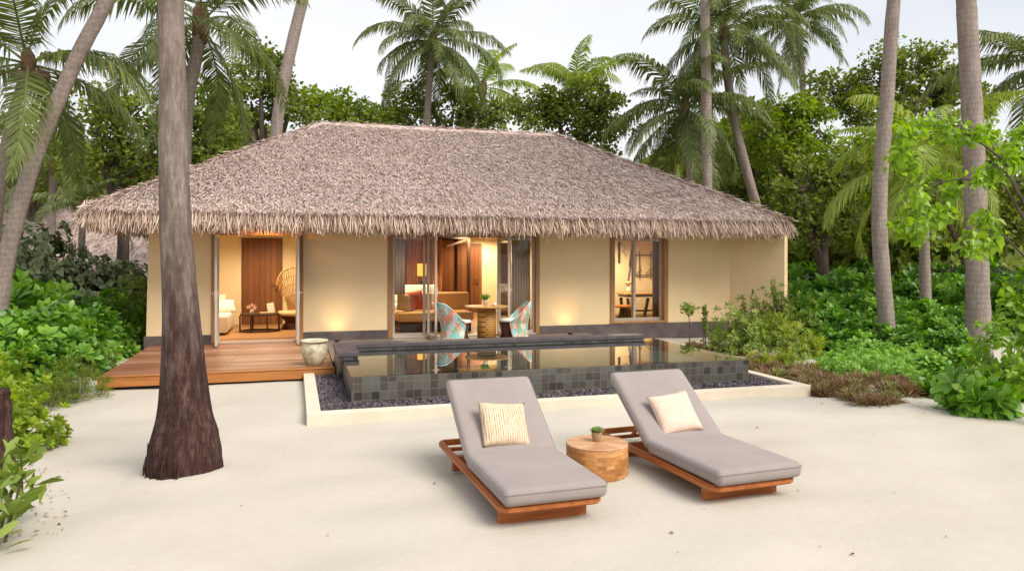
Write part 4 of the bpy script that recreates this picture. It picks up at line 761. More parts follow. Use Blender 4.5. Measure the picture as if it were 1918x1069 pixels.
# ------------------------------------------------------------------ sun loungers, pillows, side table
def lounger(x, y, rz, label):
    """local: x across (0.77 wide), y from the foot (0) to the head (2.0)"""
    t = thing('sun_lounger', label, 'sun lounger', (x, y, 0), 'sun loungers on the sand')
    W_ = 0.40
    m = MB(); pts = []
    rr = 0.09
    for (cx, cy, a0) in ((W_ - rr, rr, -90), ( W_ - rr, 2.02 - rr, 0), (-W_ + rr, 2.02 - rr, 90), (-W_ + rr, rr, 180)):
        for k in range(7): a = R(a0 + 90 * k / 6); pts.append((cx + rr * math.cos(a), cy + rr * math.sin(a)))
    n = len(pts); inn = []
    for i, p in enumerate(pts):
        inn.append((max(-W_ + 0.055, min(W_ - 0.055, p[0])), max(0.055, min(2.02 - 0.055, p[1]))))
    bm = bmesh.new()
    o0 = [bm.verts.new((*p, 0.115)) for p in pts]; o1 = [bm.verts.new((*p, 0.168)) for p in pts]; i0 = [bm.verts.new((*p, 0.115)) for p in inn]; i1 = [bm.verts.new((*p, 0.168)) for p in inn]
    for i in range(n):
        j = (i + 1) % n
        for q in ((o0[i], o0[j], o1[j], o1[i]), (i0[j], i0[i], i1[i], i1[j]), (o1[i], o1[j], i1[j], i1[i]), (o0[j], o0[i], i0[i], i0[j])):
            bm.faces.new(q)
    bmesh.ops.remove_doubles(bm, verts=bm.verts, dist=1e-5); bmesh.ops.bevel(bm, geom=[e for e in bm.edges if len(e.link_faces) == 2 and e.calc_face_angle(0) > 0.9], offset=0.012, segments=2, affect='EDGES')
    bmesh.ops.recalc_face_normals(bm, faces=bm.faces)
    m.bm(bm); child('frame', m.mesh('frame', MT['teak']), t)
    m = MB()
    m.box(-W_ + 0.052, W_ - 0.052, 0.052, 1.12, 0.125, 0.15, 0.003)
    child('seat_board', m.mesh('seat_board', MT['teakx']), t)
    for yy in (0.17, 1.56): m = MB(); m.box(-W_ + 0.045, W_ - 0.07, yy, yy + 0.055, -0.015, 0.116, 0.004); child('leg_panel', m.mesh('leg_panel', MT['teakx']), t)
    m = MB(); m.box(-W_ + 0.018, W_ + 0.014, -0.045, 1.02, 0.169, 0.296, 0.05, 5); child('seat_cushion', m.mesh('seat_cushion', MT['cushion'], True), t)
    def piping(nm_, x0, x1, y0, y1, z, r=0.04):
        p_ = []
        for (cx, cy, a0) in ((x1 - r, y0 + r, -90), (x1 - r, y1 - r, 0), (x0 + r, y1 - r, 90), (x0 + r, y0 + r, 180)):
            for k in range(6): q_ = R(a0 + 90 * k / 5); p_.append((cx + r * math.cos(q_), cy + r * math.sin(q_), z))
        p_.append(p_[0]); mm = MB(); mm.tube(p_, 0.003, 6, False); return mm.mesh(nm_, MT['cushion'], True)
    sc_o = t.children[-1]; child('piping', piping('piping', -W_ + 0.016, W_ + 0.016, -0.047, 1.022, 0.262), sc_o)
    a = R(36); L_ = 0.90
    m = MB(); m.box(-W_ + 0.018, W_ + 0.014, 0.0, L_, 0.0, 0.12, 0.05, 5); o = child('back_cushion', m.mesh('back_cushion', MT['cushion'], True), t, (0, 1.03, 0.178), (a, 0, 0)); child('piping', piping('piping', -W_ + 0.016, W_ + 0.016, -0.002, L_ + .002, 0.085), o)
    m = MB(); m.box(-W_ + 0.10, W_ - 0.10, 0.03, L_ - 0.06, -0.03, -0.006, 0.004); child('back_board', m.mesh('back_board', MT['teak']), t, (0, 1.03, 0.178), (a, 0, 0))
    m = MB()
    for sx in (-0.13, 0.13): m.bar((sx, 1.03 + 0.5 * math.cos(a), 0.15 + 0.5 * math.sin(a)), (sx, 1.72, 0.14), 0.03, 0.03)
    m.bar((-0.36, 1.72, 0.145), (0.36, 1.72, 0.145), 0.035, 0.03); child('back_prop', m.mesh('back_prop', MT['teak']), t)
    t.rotation_euler = (0, 0, rz); return t
lounger(1.765, 4.93, R(1.8), 'taupe cushioned teak sun lounger left of the drum table')
lounger(3.435, 4.93, R(3.6), 'taupe cushioned teak sun lounger right of the drum table')
place_pillow('pillow', 'tan striped square pillow propped on the left lounger', 'pillow', (1.725, 6.08, 0.472), (R(-38), R(5), R(3)), 0.44, 0.42, 0.13, MT['pillow_tan'])
place_pillow('pillow', 'pink woven square pillow propped on the right lounger', 'pillow', (3.36, 6.08, 0.472), (R(-38), R(-6), R(2)), 0.43, 0.41, 0.13, MT['pillow_pink'])
sc_ = V(2.565, 6.03, 0)
t = thing('drum_table', 'round honey brown wood drum table between the two loungers', 'side table', sc_)
m = MB(); m.lathe([(0.265, -0.01), (0.272, 0.01), (0.274, 0.245), (0.270, 0.253)], sc_, 56); m.build('drum', MT['table_side'], t, True)
m = MB(); m.lathe([(0.270, 0.2535), (0.2735, 0.257), (0.2735, 0.268), (0.266, 0.274), (0.0, 0.2745)], sc_, 56); m.build('table_top', MT['table_top'], t)
c = V(2.575, 6.06, 0.2745)
t = thing('succulent', 'green succulent rosette in a small clay pot on the drum table', 'plant', c)
m = MB(); m.lathe([(0.033, 0), (0.036, 0.003), (0.049, 0.078), (0.047, 0.082), (0.043, 0.07), (0, 0.068)], c, 24); m.build('pot', MT['terracotta'], t, True)
m = MB(); n = 46; i_ = np.arange(n); az = i_ * 2.4; el = np.radians(15 + 70 * i_ / n); D = np.stack([np.cos(az) * np.cos(el), np.sin(az) * np.cos(el), np.sin(el)], 1)
m.scatter(OBOV, np.tile(c + V(0, 0, 0.075), (n, 1)) + D * 0.006, D, np.tile(V(0, 0, 1), (n, 1)) - D * 0.2, np.stack([np.full(n, 0.06), 0.075 - 0.04 * i_ / n, np.full(n, -0.06)], 1), rng.uniform(.2, .9, n)); m.build('rosette', MT['succulent'], t)

# ------------------------------------------------------------------ coconut palms
def frond_mesh(name, e0, bend, mat_, seed, nl=72, lmax=0.27, sag=1.15, twist=0.0):
    """one feather leaf, 1 long, growing along +X at elevation e0 and bending down"""
    r = np.random.default_rng(seed); m = MB(); K = 26; t = np.linspace(0, 1, K)
    el = R(e0) - R(bend) * t ** 1.35; side = np.cumsum(r.normal(0, 0.012, K)) + twist * t * t
    d = np.stack([np.cos(el), side, np.sin(el)], 1); d /= np.linalg.norm(d, axis=1, keepdims=True)
    pts = np.concatenate([[np.zeros(3)], np.cumsum(d[:-1] / (K - 1), 0)])
    m.tube(pts[::2], np.linspace(0.0085, 0.0018, len(pts[::2])), 4, False, 0.8)
    V_, F_, T_ = [], [], []
    tv = []; nv = 0
    for s in (-1, 1):
        for i in range(nl):
            tt = 0.13 + 0.86 * (i + r.uniform(-0.3, 0.3)) / (nl - 1); tt = min(0.995, max(0.1, tt)); x = tt * (K - 1); a = int(min(K - 2, x)); fx = x - a
            p = pts[a] * (1 - fx) + pts[a + 1] * fx; fw_ = d[min(a + 1, K - 1)]
            up = np.array([-fw_[2] * fw_[0], -fw_[2] * fw_[1], 1 - fw_[2] ** 2]); up /= np.linalg.norm(up) + 1e-9
            sd_ = np.cross(fw_, up) * s
            al = R(68 - 40 * tt + r.uniform(-7, 7)); L_ = lmax * (math.sin(math.pi * (0.14 + 0.80 * tt ** 0.9))) ** 0.75 * r.uniform(0.82, 1.08)
            dr = sd_ * math.sin(al) + fw_ * math.cos(al) + up * 0.18
            wd = 0.0078 * (0.7 + 0.5 * math.sin(math.pi * tt))
            g = sag * r.uniform(0.6, 1.4)
            p1 = p + L_ * 0.5 * unit(dr + np.array([0, 0, -0.25 * g])); p2 = p1 + L_ * 0.5 * unit(dr + np.array([0, 0, -1.7 * g]))
            wv = fw_ * wd
            V_ += [p - wv * .6, p + wv * .6, p1 + wv, p1 - wv, p2]; F_ += [(nv, nv + 1, nv + 2, nv + 3), (nv + 3, nv + 2, nv + 4)]
            tn = np.clip(r.normal(0.42, 0.16) + 0.15 * tt, 0, 1); T_ += [tn, tn, tn, tn + 0.08, tn + 0.18]; nv += 5
    m.add(V_, F_, np.array(T_)); return m.mesh(name, mat_)
FR = {}
for mk in ('frond', 'frond_lime'):
    for e_, b_ in ((78, 55), (58, 72), (38, 82), (18, 75), (-4, 62), (-28, 42), (-55, 22)):
        FR[mk, e_] = [frond_mesh('frond_leaf', e_, b_ + k * 14, MT[mk], abs(e_) * 7 + k + len(mk), twist=(-0.25, 0.3, 0.05)[k]) for k in range(3)]
ELS = (78, 58, 38, 18, -4, -28, -55)
def palm(label, trunk, d, rad, crown=None, length=3.2, n=18, group='coconut palms around the villa', mk='frond', seed=0, low=-45, high=78, name='coconut_palm', tm='trunk', base_z=0.0, rings=40, flare=1.5, nuts=0, az0=None):
    """trunk: pixel points from the top down, all at distance d; its foot goes on to the ground"""
    r = np.random.default_rng(seed + 100)
    pts = [at(u, v, d) for u, v in trunk]
    if pts[-1][2] > base_z + 0.05:
        s = (pts[-1] - pts[-2]); s = s / max(0.05, -s[2]); s[:2] *= 0.6; pts.append(pts[-1] + s * (pts[-1][2] - base_z))
    pts[-1][2] = base_z - 0.05
    root = thing(name, label, 'palm tree', (pts[-1][0], pts[-1][1], base_z), group)
    P = np.array(pts[::-1]); seg = np.concatenate([[0], np.cumsum(np.linalg.norm(np.diff(P, axis=0), axis=1))]); tt = np.linspace(0, seg[-1], rings)
    # smooth interpolation
    C = np.stack([np.interp(tt, seg, P[:, k]) for k in range(3)], 1)
    for _ in range(3): C[1:-1] = 0.25 * C[:-2] + 0.5 * C[1:-1] + 0.25 * C[2:]
    f_ = tt / seg[-1]; rd = rad * (1.12 - 0.32 * f_) * (1 + (flare - 1) * np.exp(-tt / 0.45)); S = 14
    wob = 1 + r.normal(0, 0.018, (rings, S)); wob *= (1 + r.normal(0, 0.018, rings))[:, None]
    m = MB(); m.tube(C, rd, S, True, 0.5, wob); m.build('trunk', MT[tm], root, True)
    top = C[-1]
    if crown is None: return root, top
    m = MB(); bm = bmesh.new(); bmesh.ops.create_icosphere(bm, subdivisions=2, radius=1)
    for v in bm.verts: v.co = Vector((v.co.x * rad * 1.15, v.co.y * rad * 1.15, v.co.z * rad * 3.0)) * r.uniform(.85, 1.15) + Vector(top)
    m.bm(bm); m.build('crown_base', MT['fibre'], root, True)
    for k in range(nuts):
        a = r.uniform(0, 6.28); bm = bmesh.new(); bmesh.ops.create_icosphere(bm, subdivisions=2, radius=0.12); bmesh.ops.translate(bm, vec=(top[0] + .25 * math.cos(a), top[1] + .25 * math.sin(a), top[2] - 0.15 - r.uniform(0, .25)), verts=bm.verts)
        m = MB(); m.bm(bm); m.build('coconut', MT['fibre'], root, True)
    for k in range(n):
        f_ = k / max(1, n - 1); e_ = high - (high - low) * f_ ** 0.9 + r.uniform(-8, 8); ei = min(ELS, key=lambda q: abs(q - e_)); az = (k * 2.39996 + r.uniform(-.25, .25)) if az0 is None else az0[k % len(az0)]
        L_ = length * (0.72 if k < 2 else 1) * r.uniform(0.88, 1.08)
        child('frond', FR[mk, ei][r.integers(0, 3)], root, tuple(top - np.array(wloc(root))), (r.uniform(-.2, .2), r.uniform(-.08, .08), az), L_)
    return root, top
UP = lambda u, v, du: [(u + du * 2, v - 900), (u + du, v - 450)]      # trunk above the picture
# the big trunk in front, grey above and brown at its flared foot
d = 6.55
TR = [(322, -420, .098), (321, -200, .10), (320, 0, .107), (322, 100, .110), (324, 200, .115), (325, 300, .123), (329, 430, .133), (335, 520, .142), (340, 600, .156), (343, 680, .182), (345, 735, .205), (346, 785, .232), (346, 815, .285), (346, 845, .305), (346, 893, .306)]
root = thing('coconut_palm', 'thick palm trunk with flared dark foot standing in the sand in front of the deck', 'palm tree', (0, 0, 0))
b0 = at(346, 895, d); root.location = (b0[0], b0[1], 0)
P = np.array([at(u, v, d) for u, v, _ in TR][::-1]); rr_ = np.array([x[2] for x in TR][::-1])
seg = np.concatenate([[0], np.cumsum(np.linalg.norm(np.diff(P, axis=0), axis=1))]); n = 110; tt = np.linspace(0, seg[-1], n)
C = np.stack([np.interp(tt, seg, P[:, k]) for k in range(3)], 1); rd = np.interp(tt, seg, rr_)
for _ in range(4): C[1:-1] = .25 * C[:-2] + .5 * C[1:-1] + .25 * C[2:]; rd[1:-1] = .25 * rd[:-2] + .5 * rd[1:-1] + .25 * rd[2:]
C[0, 2] = -0.08; S = 48; th_ = np.arange(S) * 2 * math.pi / S
low_ = np.exp(-np.maximum(0, C[:, 2]) / 0.35)[:, None]
wob = 1 + 0.03 * low_ * np.sin(3 * th_ + 1)[None] + 0.03 * low_ * np.sin(7 * th_)[None] + rng.normal(0, 0.003, (1, S)) + 0.5 * rng.normal(0, .007, n)[:, None] * (0.6 + 0.4 * np.sin(th_ + 2))[None]
for _ in range(5):      # bark scars
    i, j = rng.integers(40, n - 20), rng.integers(0, S); wob[i:i + 3, j:j + 6] -= 0.03
m = MB(); low2 = np.exp(-np.maximum(0, C[:, 2] - .1) / 0.2)[:, None]
wob = wob + low2 * rng.normal(0, .012, (n, S)) + 0.035 * (np.abs(C[:, 2] - .36) < .06)[:, None] * np.maximum(0, np.cos(th_ - R(250)))[None] ** 3
m.tube(C, rd, S, True, 0.5, wob); m.build('trunk', MT['trunk_dark'], root, True)
rt = MB()
for k in range(260):
    a = rng.uniform(0, 2 * math.pi); w_ = max(0, math.cos(a - R(212))) ** 1.5
    if w_ < 0.3: continue
   
    z = rng.uniform(0.05, 0.32 * w_); i = int(np.argmin(np.abs(C[:, 2] - z))); r_ = rd[i] * rng.uniform(.97, 1.04)
    p = C[i] + r_ * V(math.cos(a), math.sin(a), 0); p[2] = z; q = p * 1.0; q[2] = -0.03; q[:2] += V(math.cos(a), math.sin(a)) * rng.uniform(-.02, .015) + rng.normal(0, .008, 2); rt.tube([p, (p + q) / 2 + V(math.cos(a), math.sin(a), 0) * .012, q], [.004, .006, .007], 5, False)
rt.build('roots', MT['trunk_dark'], root)
palm('tall palm trunk leaning right at the far left with grey bark', [(330, -420), (255, -120), (197, 10), (152, 90), (112, 180), (76, 260), (46, 350), (24, 430), (8, 500)], 12.5, .125, True, 3.4, 12, seed=1)
palm('palm with arching dark fronds at the left edge of the garden', [(52, 120), (38, 170), (22, 220), (8, 290), (0, 340)], 13, .10, True, 2.9, 13, seed=12, low=-35, nuts=5)
palm('palm whose crown spreads behind the thick front trunk', [(376, 45), (372, 90), (362, 130), (352, 180), (345, 260), (343, 330)], 17, .17, True, 3.3, 15, seed=3)
palm('bare slanting palm trunk rising behind the left hip of the roof', [(640, -420), (585, -80), (565, 10), (549, 70), (535, 140), (522, 200), (515, 262)], 26, .21, True, 3.6, 14, seed=4)
palm('tall palm with a full drooping crown above the middle of the ridge', [(812, 78), (808, 110), (803, 170), (799, 240)], 29, .15, True, 3.5, 25, seed=5, nuts=7)
palm('smaller bright palm right of the drooping one above the ridge', [(905, 165), (903, 200), (898, 245)], 38, .18, True, 3.8, 14, seed=26, mk='frond_lime', high=80)
palm('low palm head peeping over the left part of the ridge', [(720, 215), (724, 250)], 40, .16, True, 3.4, 12, seed=7)
palm('bright upright palm head behind the round tree at the right end of the ridge', [(1082, 178), (1083, 240)], 31, .13, True, 3.0, 12, seed=8, mk='frond_lime', high=82, low=38)
palm('dense dark palm crown right of the ridge behind a straight trunk', [(1283, 205), (1287, 250), (1292, 320)], 25, .16, True, 3.5, 25, seed=9, low=-50)
palm('straight thin palm trunk standing behind the right roof slope', [(1319, -500), (1320, -80), (1321, 60), (1323, 180), (1324, 300), (1325, 380)], 23, .155, True, 3.4, 14, seed=10)
palm('palm with a curved trunk leaning out behind the right hip', [(1355, 60), (1358, 110), (1366, 170), (1380, 250), (1398, 320), (1418, 390)], 25, .165, True, 3.4, 23, seed=11)
palm('high slender palm against the sky right of the curved one', [(1494, 38), (1498, 90), (1503, 150), (1505, 200)], 32, .15, True, 3.4, 21, seed=33)
palm('slim palm trunk rising from the glossy shrubs right of the villa', [(1700, -500), (1682, -90), (1673, 10), (1667, 90), (1662, 180), (1655, 260), (1648, 340), (1646, 430), (1653, 520), (1660, 590)], 14.6, .135, True, 3.4, 14, seed=13, flare=1.15)
palm('stout grey palm trunk beside the lime leaved tree at right', [(1800, -500), (1806, -80), (1810, 10), (1816, 120), (1822, 230), (1826, 340), (1829, 450), (1831, 560), (1832, 655)], 14.3, .19, True, 3.6, 16, seed=14, flare=1.3, rings=70)
palm('young palm with broad arching fronds behind the slim trunk', [(1725, 300), (1728, 340), (1730, 400)], 17.5, .12, True, 2.9, 16, seed=15, mk='frond_lime', low=-35)
palm('palm crown hanging in from the right edge of the picture', [(1945, 120), (1950, 180), (1955, 300)], 18, .15, True, 2.7, 18, seed=16)
palm('small palm in the shade behind the left shrubs', [(100, 315), (100, 345), (98, 380)], 25, .14, True, 2.6, 13, seed=17, low=-20)
palm('low young palm with spreading fronds beside the left end of the roof', [(155, 392), (154, 420)], 20, .1, True, 1.9, 9, seed=18, low=0)
palm('small palm top just above the right roof slope', [(1268, 312), (1270, 340)], 33, .12, True, 1.7, 10, seed=19, mk='frond_lime', low=10)

# ------------------------------------------------------------------ broadleaved trees
def broad_tree(label, blobs, d, seed, mk='tree', leaf=0.17, per=3300, name='broadleaf_tree', group='broadleaved trees behind the villa', base=None):
    """blobs: (u, v, half width, half height in pixels, leaf share)"""
    global rng
    keep = rng; rng = np.random.default_rng(seed + 500)
    cs = [at(u, v, d + dd) for (u, v, a, b, *dd_) in blobs for dd in [dd_[0] if dd_ else 0]]
    lowest = min(cs, key=lambda c: c[2]); bx = np.mean([c[0] for c in cs]); by = np.mean([c[1] for c in cs])
    root = thing(name, label, 'tree', (bx, by, 0), group)
    m = MB(); tr = MB(); tr.tube([V(bx, by, -.05), V(bx + .1, by, lowest[2] * .5), V(bx, by, lowest[2])], [.22, .16, .12], 9)
    for (blob, c) in zip(blobs, cs):
        a, b = size(blob[2], d), size(blob[3], d); tr.tube([V(bx, by, lowest[2] * .6), (V(bx, by, lowest[2]) + c) / 2 + rng.normal(0, .2, 3), c], [.12, .08, .04], 7, False)
        nc = int(14 + 20 * a * b / 2); dirs = rdir(nc, -0.75, 1); rr_ = rng.uniform(0.45, 1.0, nc) ** 0.6
        cl_ = c + dirs * rr_[:, None] * V(a, min(a, b) * 0.9, b) + rng.normal(0, .12, (nc, 3))
        for i in range(0, nc, 2): tr.tube([c * .8 + cl_[i] * .2, c * .35 + cl_[i] * .65 + rng.normal(0, .08, 3), cl_[i]], [.035, .022, .01], 5, False)
        n = int(per * a * b / 2.4); ci = rng.integers(0, nc, n); cr = rng.uniform(.22, .5, nc)
        P = cl_[ci] + rdir(n) * (rng.uniform(0, 1, n) ** 0.45 * cr[ci])[:, None] * V(1, 1, .75)
        D = unit(P - cl_[ci]) + rdir(n) * 0.7 + V(0, 0, -0.1); U = rdir(n, 0.1, 1)
        tone = np.clip(rng.normal(0.40, 0.16, n) + rng.normal(0, .12, nc)[ci], 0, 1)
        s = leaf * rng.uniform(.65, 1.25, n); m.scatter(LEAF, P, D, U, np.stack([s * 1.25, s, s], 1), tone)
    m.build('crown', MT[mk], root); tr.build('trunk', MT['bark'], root, True)
    rng = keep; return root
broad_tree('dark broadleaved tree left of the thick front trunk', [(235, 235, 62, 62), (205, 310, 60, 60), (275, 300, 50, 70), (180, 200, 40, 40)], 21, 1)
broad_tree('dark tree filling the gap right of the thick front trunk', [(395, 200, 50, 55), (400, 290, 62, 60), (350, 260, 50, 60)], 23, 2)
broad_tree('tall lumpy tree beside the slanting trunk left of the ridge', [(480, 120, 38, 45), (470, 190, 60, 50), (520, 150, 25, 40), (440, 240, 60, 40), (560, 200, 45, 35)], 27, 3)
broad_tree('low bright bushy tree above the left end of the ridge', [(590, 205, 50, 38), (650, 215, 50, 32), (690, 225, 40, 30)], 29, 4, 'tree_bright')
broad_tree('dark tree behind the trunk of the drooping palm', [(770, 205, 40, 45), (850, 205, 45, 50), (745, 235, 40, 25), (890, 225, 40, 28), (935, 215, 25, 30)], 31, 5)
broad_tree('round leafy tree standing at the right end of the ridge', [(1010, 205, 55, 40), (1080, 190, 65, 48), (1130, 220, 55, 45), (1060, 240, 80, 40), (1110, 270, 50, 35)], 28, 6)
broad_tree('bright broad tree above the right hip of the roof', [(1480, 215, 50, 40), (1450, 265, 55, 60), (1520, 240, 50, 50), (1500, 300, 60, 45)], 27, 7, 'tree_bright')
broad_tree('high open crowned tree at the right between two trunks', [(1560, 175, 70, 35), (1640, 150, 50, 45), (1690, 110, 45, 32), (1620, 210, 70, 40), (1760, 130, 60, 38), (1730, 180, 70, 45), (1800, 180, 60, 60)], 30, 8)
broad_tree('dark leafy tree just behind the right end of the villa', [(1520, 350, 60, 50), (1560, 410, 60, 50), (1480, 400, 40, 45), (1590, 320, 45, 50)], 22, 9)
broad_tree('shaded tree between the curved and straight trunks at right', [(1370, 340, 50, 40), (1340, 310, 35, 30), (1400, 300, 50, 45), (1440, 360, 60, 45), (1420, 240, 40, 40)], 29, 10)
broad_tree('dark tree behind the stout trunk at the right edge', [(1770, 330, 70, 70), (1860, 330, 60, 80), (1900, 400, 50, 70), (1690, 400, 60, 50), (1840, 420, 60, 45)], 22, 11)
broad_tree('leafy tree behind the slim palm trunk at right', [(1640, 300, 50, 60), (1690, 280, 45, 50), (1640, 390, 60, 50), (1600, 430, 60, 35)], 24, 12, 'tree_bright')
broad_tree('shaded tree far left behind the leaning trunk', [(20, 270, 50, 60), (80, 240, 50, 40), (30, 350, 60, 50), (130, 300, 45, 50)], 27, 13)
# distant wood closing the view: one uncountable mass
fw_ = MB(); n = 80000
uu = rng.uniform(-250, 2150, n); dd = rng.uniform(36, 46, n); top_ = 330 - 60 * np.sin(uu / 190) - 35 * np.sin(uu / 71 + 1) - 18 * np.sin(uu / 31) - 30 * (np.abs(uu - 900) < 500)
vv = 505 - (505 - top_) * rng.uniform(0, 1, n) ** 0.8
P = np.stack([at(a, b, c_) for a, b, c_ in zip(uu, vv, dd)]); 
fw_.scatter(LEAF, P, rdir(n), rdir(n, 0, 1), rng.uniform(.35, .75, n), np.clip(rng.normal(.35, .16, n), 0, 1)); tag(fw_.build('woods', MT['tree']), 'far green wood behind the palms', 'woods', kind='stuff')

# ------------------------------------------------------------------ shrubs
def shrub_mesh(name, mk, tpl, n, leaves, L_, Wd, ax, ay, az, tilt=(25, 75), jitter=0.08, seed=0, flat=0.0, inner=0.35, upw=0.5, tone=0.42):
    """rosettes of leaves over a rounded dome, base at the origin"""
    global rng
    keep = rng; rng = np.random.default_rng(seed + 900)
    m = MB(); D0 = rdir(n, -0.15, 1.0); rr_ = 1 - inner * rng.uniform(0, 1, n) ** 1.6; C = D0 * rr_[:, None] * V(ax, ay, az); C[:, 2] = np.abs(C[:, 2]) * 0.92 + 0.05 * az; C += rng.normal(0, jitter, (n, 3)); C[:, 2] = np.maximum(C[:, 2], 0.04)
    A = unit(D0 * V(1, 1, 0.7) + V(0, 0, upw) + rng.normal(0, .25, (n, 3)))
    ref = unit(np.cross(A, rdir(n))); ref2 = np.cross(A, ref); ct = rng.normal(0, .15, n)
    for k in range(leaves):
        f_ = k / leaves; ph = k * 2.4 + rng.uniform(0, .5, n); el = np.radians(tilt[1] - (tilt[1] - tilt[0]) * f_ + rng.uniform(-10, 10, n))
        side = ref * np.cos(ph)[:, None] + ref2 * np.sin(ph)[:, None]
        D = A * np.cos(el)[:, None] + side * np.sin(el)[:, None]; s = L_ * rng.uniform(.75, 1.15, n) * (1 - 0.35 * f_)
        m.scatter(tpl, C - A * (L_ * .35 * (1 - f_)) + side * 0.01, D, A - D * .3, np.stack([s * Wd, s, s], 1), np.clip(tone + ct + rng.normal(0, .1, n) + .18 * f_, 0, 1))
    rng = keep; return m.mesh(name, MT[mk], True)
def stems_mesh(ax, ay, az, n, seed, r0=.02):
    r = np.random.default_rng(seed); m = MB()
    for k in range(n):
        a = r.uniform(0, 6.28); q = r.uniform(.2, .8); e_ = V(ax * q * math.cos(a), ay * q * math.sin(a), az * r.uniform(.55, .85)); m.tube([V(.1 * math.cos(a) * ax, .1 * math.sin(a) * ay, -.03), e_ * V(.4, .4, .5), e_], [r0, r0 * .7, r0 * .4], 5, False)
    return m.mesh('stems', MT['bark'], True)
def plant_family(name, label, cat, group, variants, stems, spots):
    """spots: (x, y, scale, rotation, z scale)"""
    for i, (x, y, s, rz, zs) in enumerate(spots):
        t = thing(name, label, cat, (x, y, 0), group); t.rotation_euler = (0, 0, rz); k = i % len(variants)
        child('foliage', variants[k], t, sc=(s, s, s * zs))
        if stems: child('stems', stems, t, sc=(s, s, s * zs))
sv = [shrub_mesh('foliage', 'scaevola', OBOV, 115, 11, 0.265, 0.95, .8, .8, 1.15, (25, 80), seed=k) for k in range(3)]
ss = stems_mesh(.7, .7, 1.1, 14, 1)
SL = [(-3.75, 12.1, .62, 0, .9), (-4.1, 12.9, .85, 1, .95), (-3.5, 13.7, .75, 2, .95), (-4.9, 13.4, 1.0, 3, .95), (-4.2, 14.6, .95, 4, 1.0), (-5.3, 14.7, 1.05, 5, 1.05), (-3.6, 15.3, .8, 1.5, 1.05), (-4.7, 15.9, 1.05, 2.5, 1.1), (-6.0, 16.1, 1.1, .6, 1.15), (-3.7, 16.7, .85, .3, 1.2), (-5.2, 17.1, 1.1, 1.2, 1.2), (-6.6, 17.4, 1.15, 2.2, 1.2), (-4.0, 11.2, .6, 4.2, .9)]
plant_family('glossy_shrub', 'bright green glossy leaved shrub packed in the bed left of the villa', 'shrub', 'glossy shrubs left of the villa', sv, ss, SL)
SRp = []
for (u, v, s, zs) in [(1545, 662, .5, .9), (1600, 668, .52, .85), (1660, 664, .55, .9), (1720, 668, .55, .9), (1775, 672, .55, .9), (1690, 654, .7, .9), (1610, 650, .7, .9), (1540, 645, .7, 1.0), (1755, 655, .7, .9), (1500, 622, .9, 1.05), (1560, 628, .85, 1), (1620, 632, .9, 1), (1690, 640, .85, .95), (1750, 645, .85, .95), (1800, 650, .8, .95), (1500, 606, 1.1, 1.15), (1570, 606, 1.15, 1.15), (1640, 606, 1.1, 1.15), (1710, 608, 1.15, 1.15), (1780, 612, 1.1, 1.1), (1850, 620, 1.1, 1.1), (1910, 625, 1.1, 1.1), (1620, 592, 1.25, 1.2), (1740, 592, 1.25, 1.2), (1850, 595, 1.25, 1.2), (1500, 592, 1.25, 1.15)]:
    p = gp(u, v); SRp.append((p[0], p[1], s, u * .37, zs))
plant_family('glossy_shrub', 'deep green glossy leaved shrub packed in the bed right of the villa', 'shrub', 'glossy shrubs right of the villa', sv[::-1], ss, SRp)
hb = [shrub_mesh('foliage', 'hibiscus', HEART, 190, 6, 0.16, 1.0, 1.0, 1.0, 1.5, (50, 110), seed=20 + k, upw=.2) for k in range(2)]; hs_ = stems_mesh(.9, .9, 1.4, 16, 2, .025)
HL = []
for (u, d_, s, zs) in [(20, 18.5, 1.25, 1.25), (75, 18.8, 1.25, 1.3), (130, 19.4, 1.15, 1.15), (185, 19.6, 1.05, 1.1), (235, 19.8, 1.0, 1.05), (265, 20.6, 1.0, 1.0), (-40, 18.5, 1.3, 1.3), (40, 16.5, 1.0, 1.35)]:
    p = at(u, HOR, d_); HL.append((p[0], p[1], s, u * .21, zs * 1.2))
plant_family('hedge_shrub', 'dull dark leaved hedge shrub under the eave left of the villa', 'shrub', 'dark hedge shrubs on the left', hb, hs_, HL)
HR = []
for (u, d_, s, zs) in [(1495, 22.5, 1.05, 1.02), (1545, 22.5, 1.1, .98), (1600, 22.5, 1.1, 1.0), (1655, 22.5, 1.1, .98), (1710, 22.5, 1.1, 1.0), (1765, 22.5, 1.1, 1.0), (1820, 22.5, 1.1, 1.0), (1880, 22.5, 1.1, 1.05), (1935, 22.5, 1.1, 1.05)]:
    p = at(u, HOR, d_); HR.append((p[0], p[1], s, u * .21, zs))
big_ = []
for (u, d_, s, zs) in [(1440, 26, 1.5, 1.3), (1500, 27, 1.6, 1.35), (1570, 26, 1.6, 1.4), (1640, 27, 1.6, 1.35), (1710, 26, 1.7, 1.4), (1790, 27, 1.7, 1.4), (1860, 25, 1.7, 1.45), (1930, 26, 1.8, 1.5)]:
    p = at(u, HOR, d_); big_.append((p[0], p[1], s, u * .3, zs))
tb_ = [shrub_mesh('foliage', 'tree', LEAF, 260, 9, 0.2, 1.2, 1.0, 1.0, 1.5, (30, 100), seed=25 + k) for k in range(2)]
plant_family('understory_shrub', 'tall shaded shrub under the trees behind the right hedge', 'shrub', 'understory shrubs behind the right hedge', tb_, hs_, big_)
plant_family('hedge_shrub', 'dull dark leaved hedge shrub behind the glossy shrubs on the right', 'shrub', 'dark hedge shrubs on the right', hb[::-1], hs_, HR)
def one(name, label, cat, x, y, me, stems=None, s=1.0, rz=0.0, zs=1.0, group=None):
    t = thing(name, label, cat, (x, y, 0), group); t.rotation_euler = (0, 0, rz); child('foliage', me, t, sc=(s, s, s * zs))
    if stems: child('stems', stems, t, sc=(s, s, s * zs))
    return t
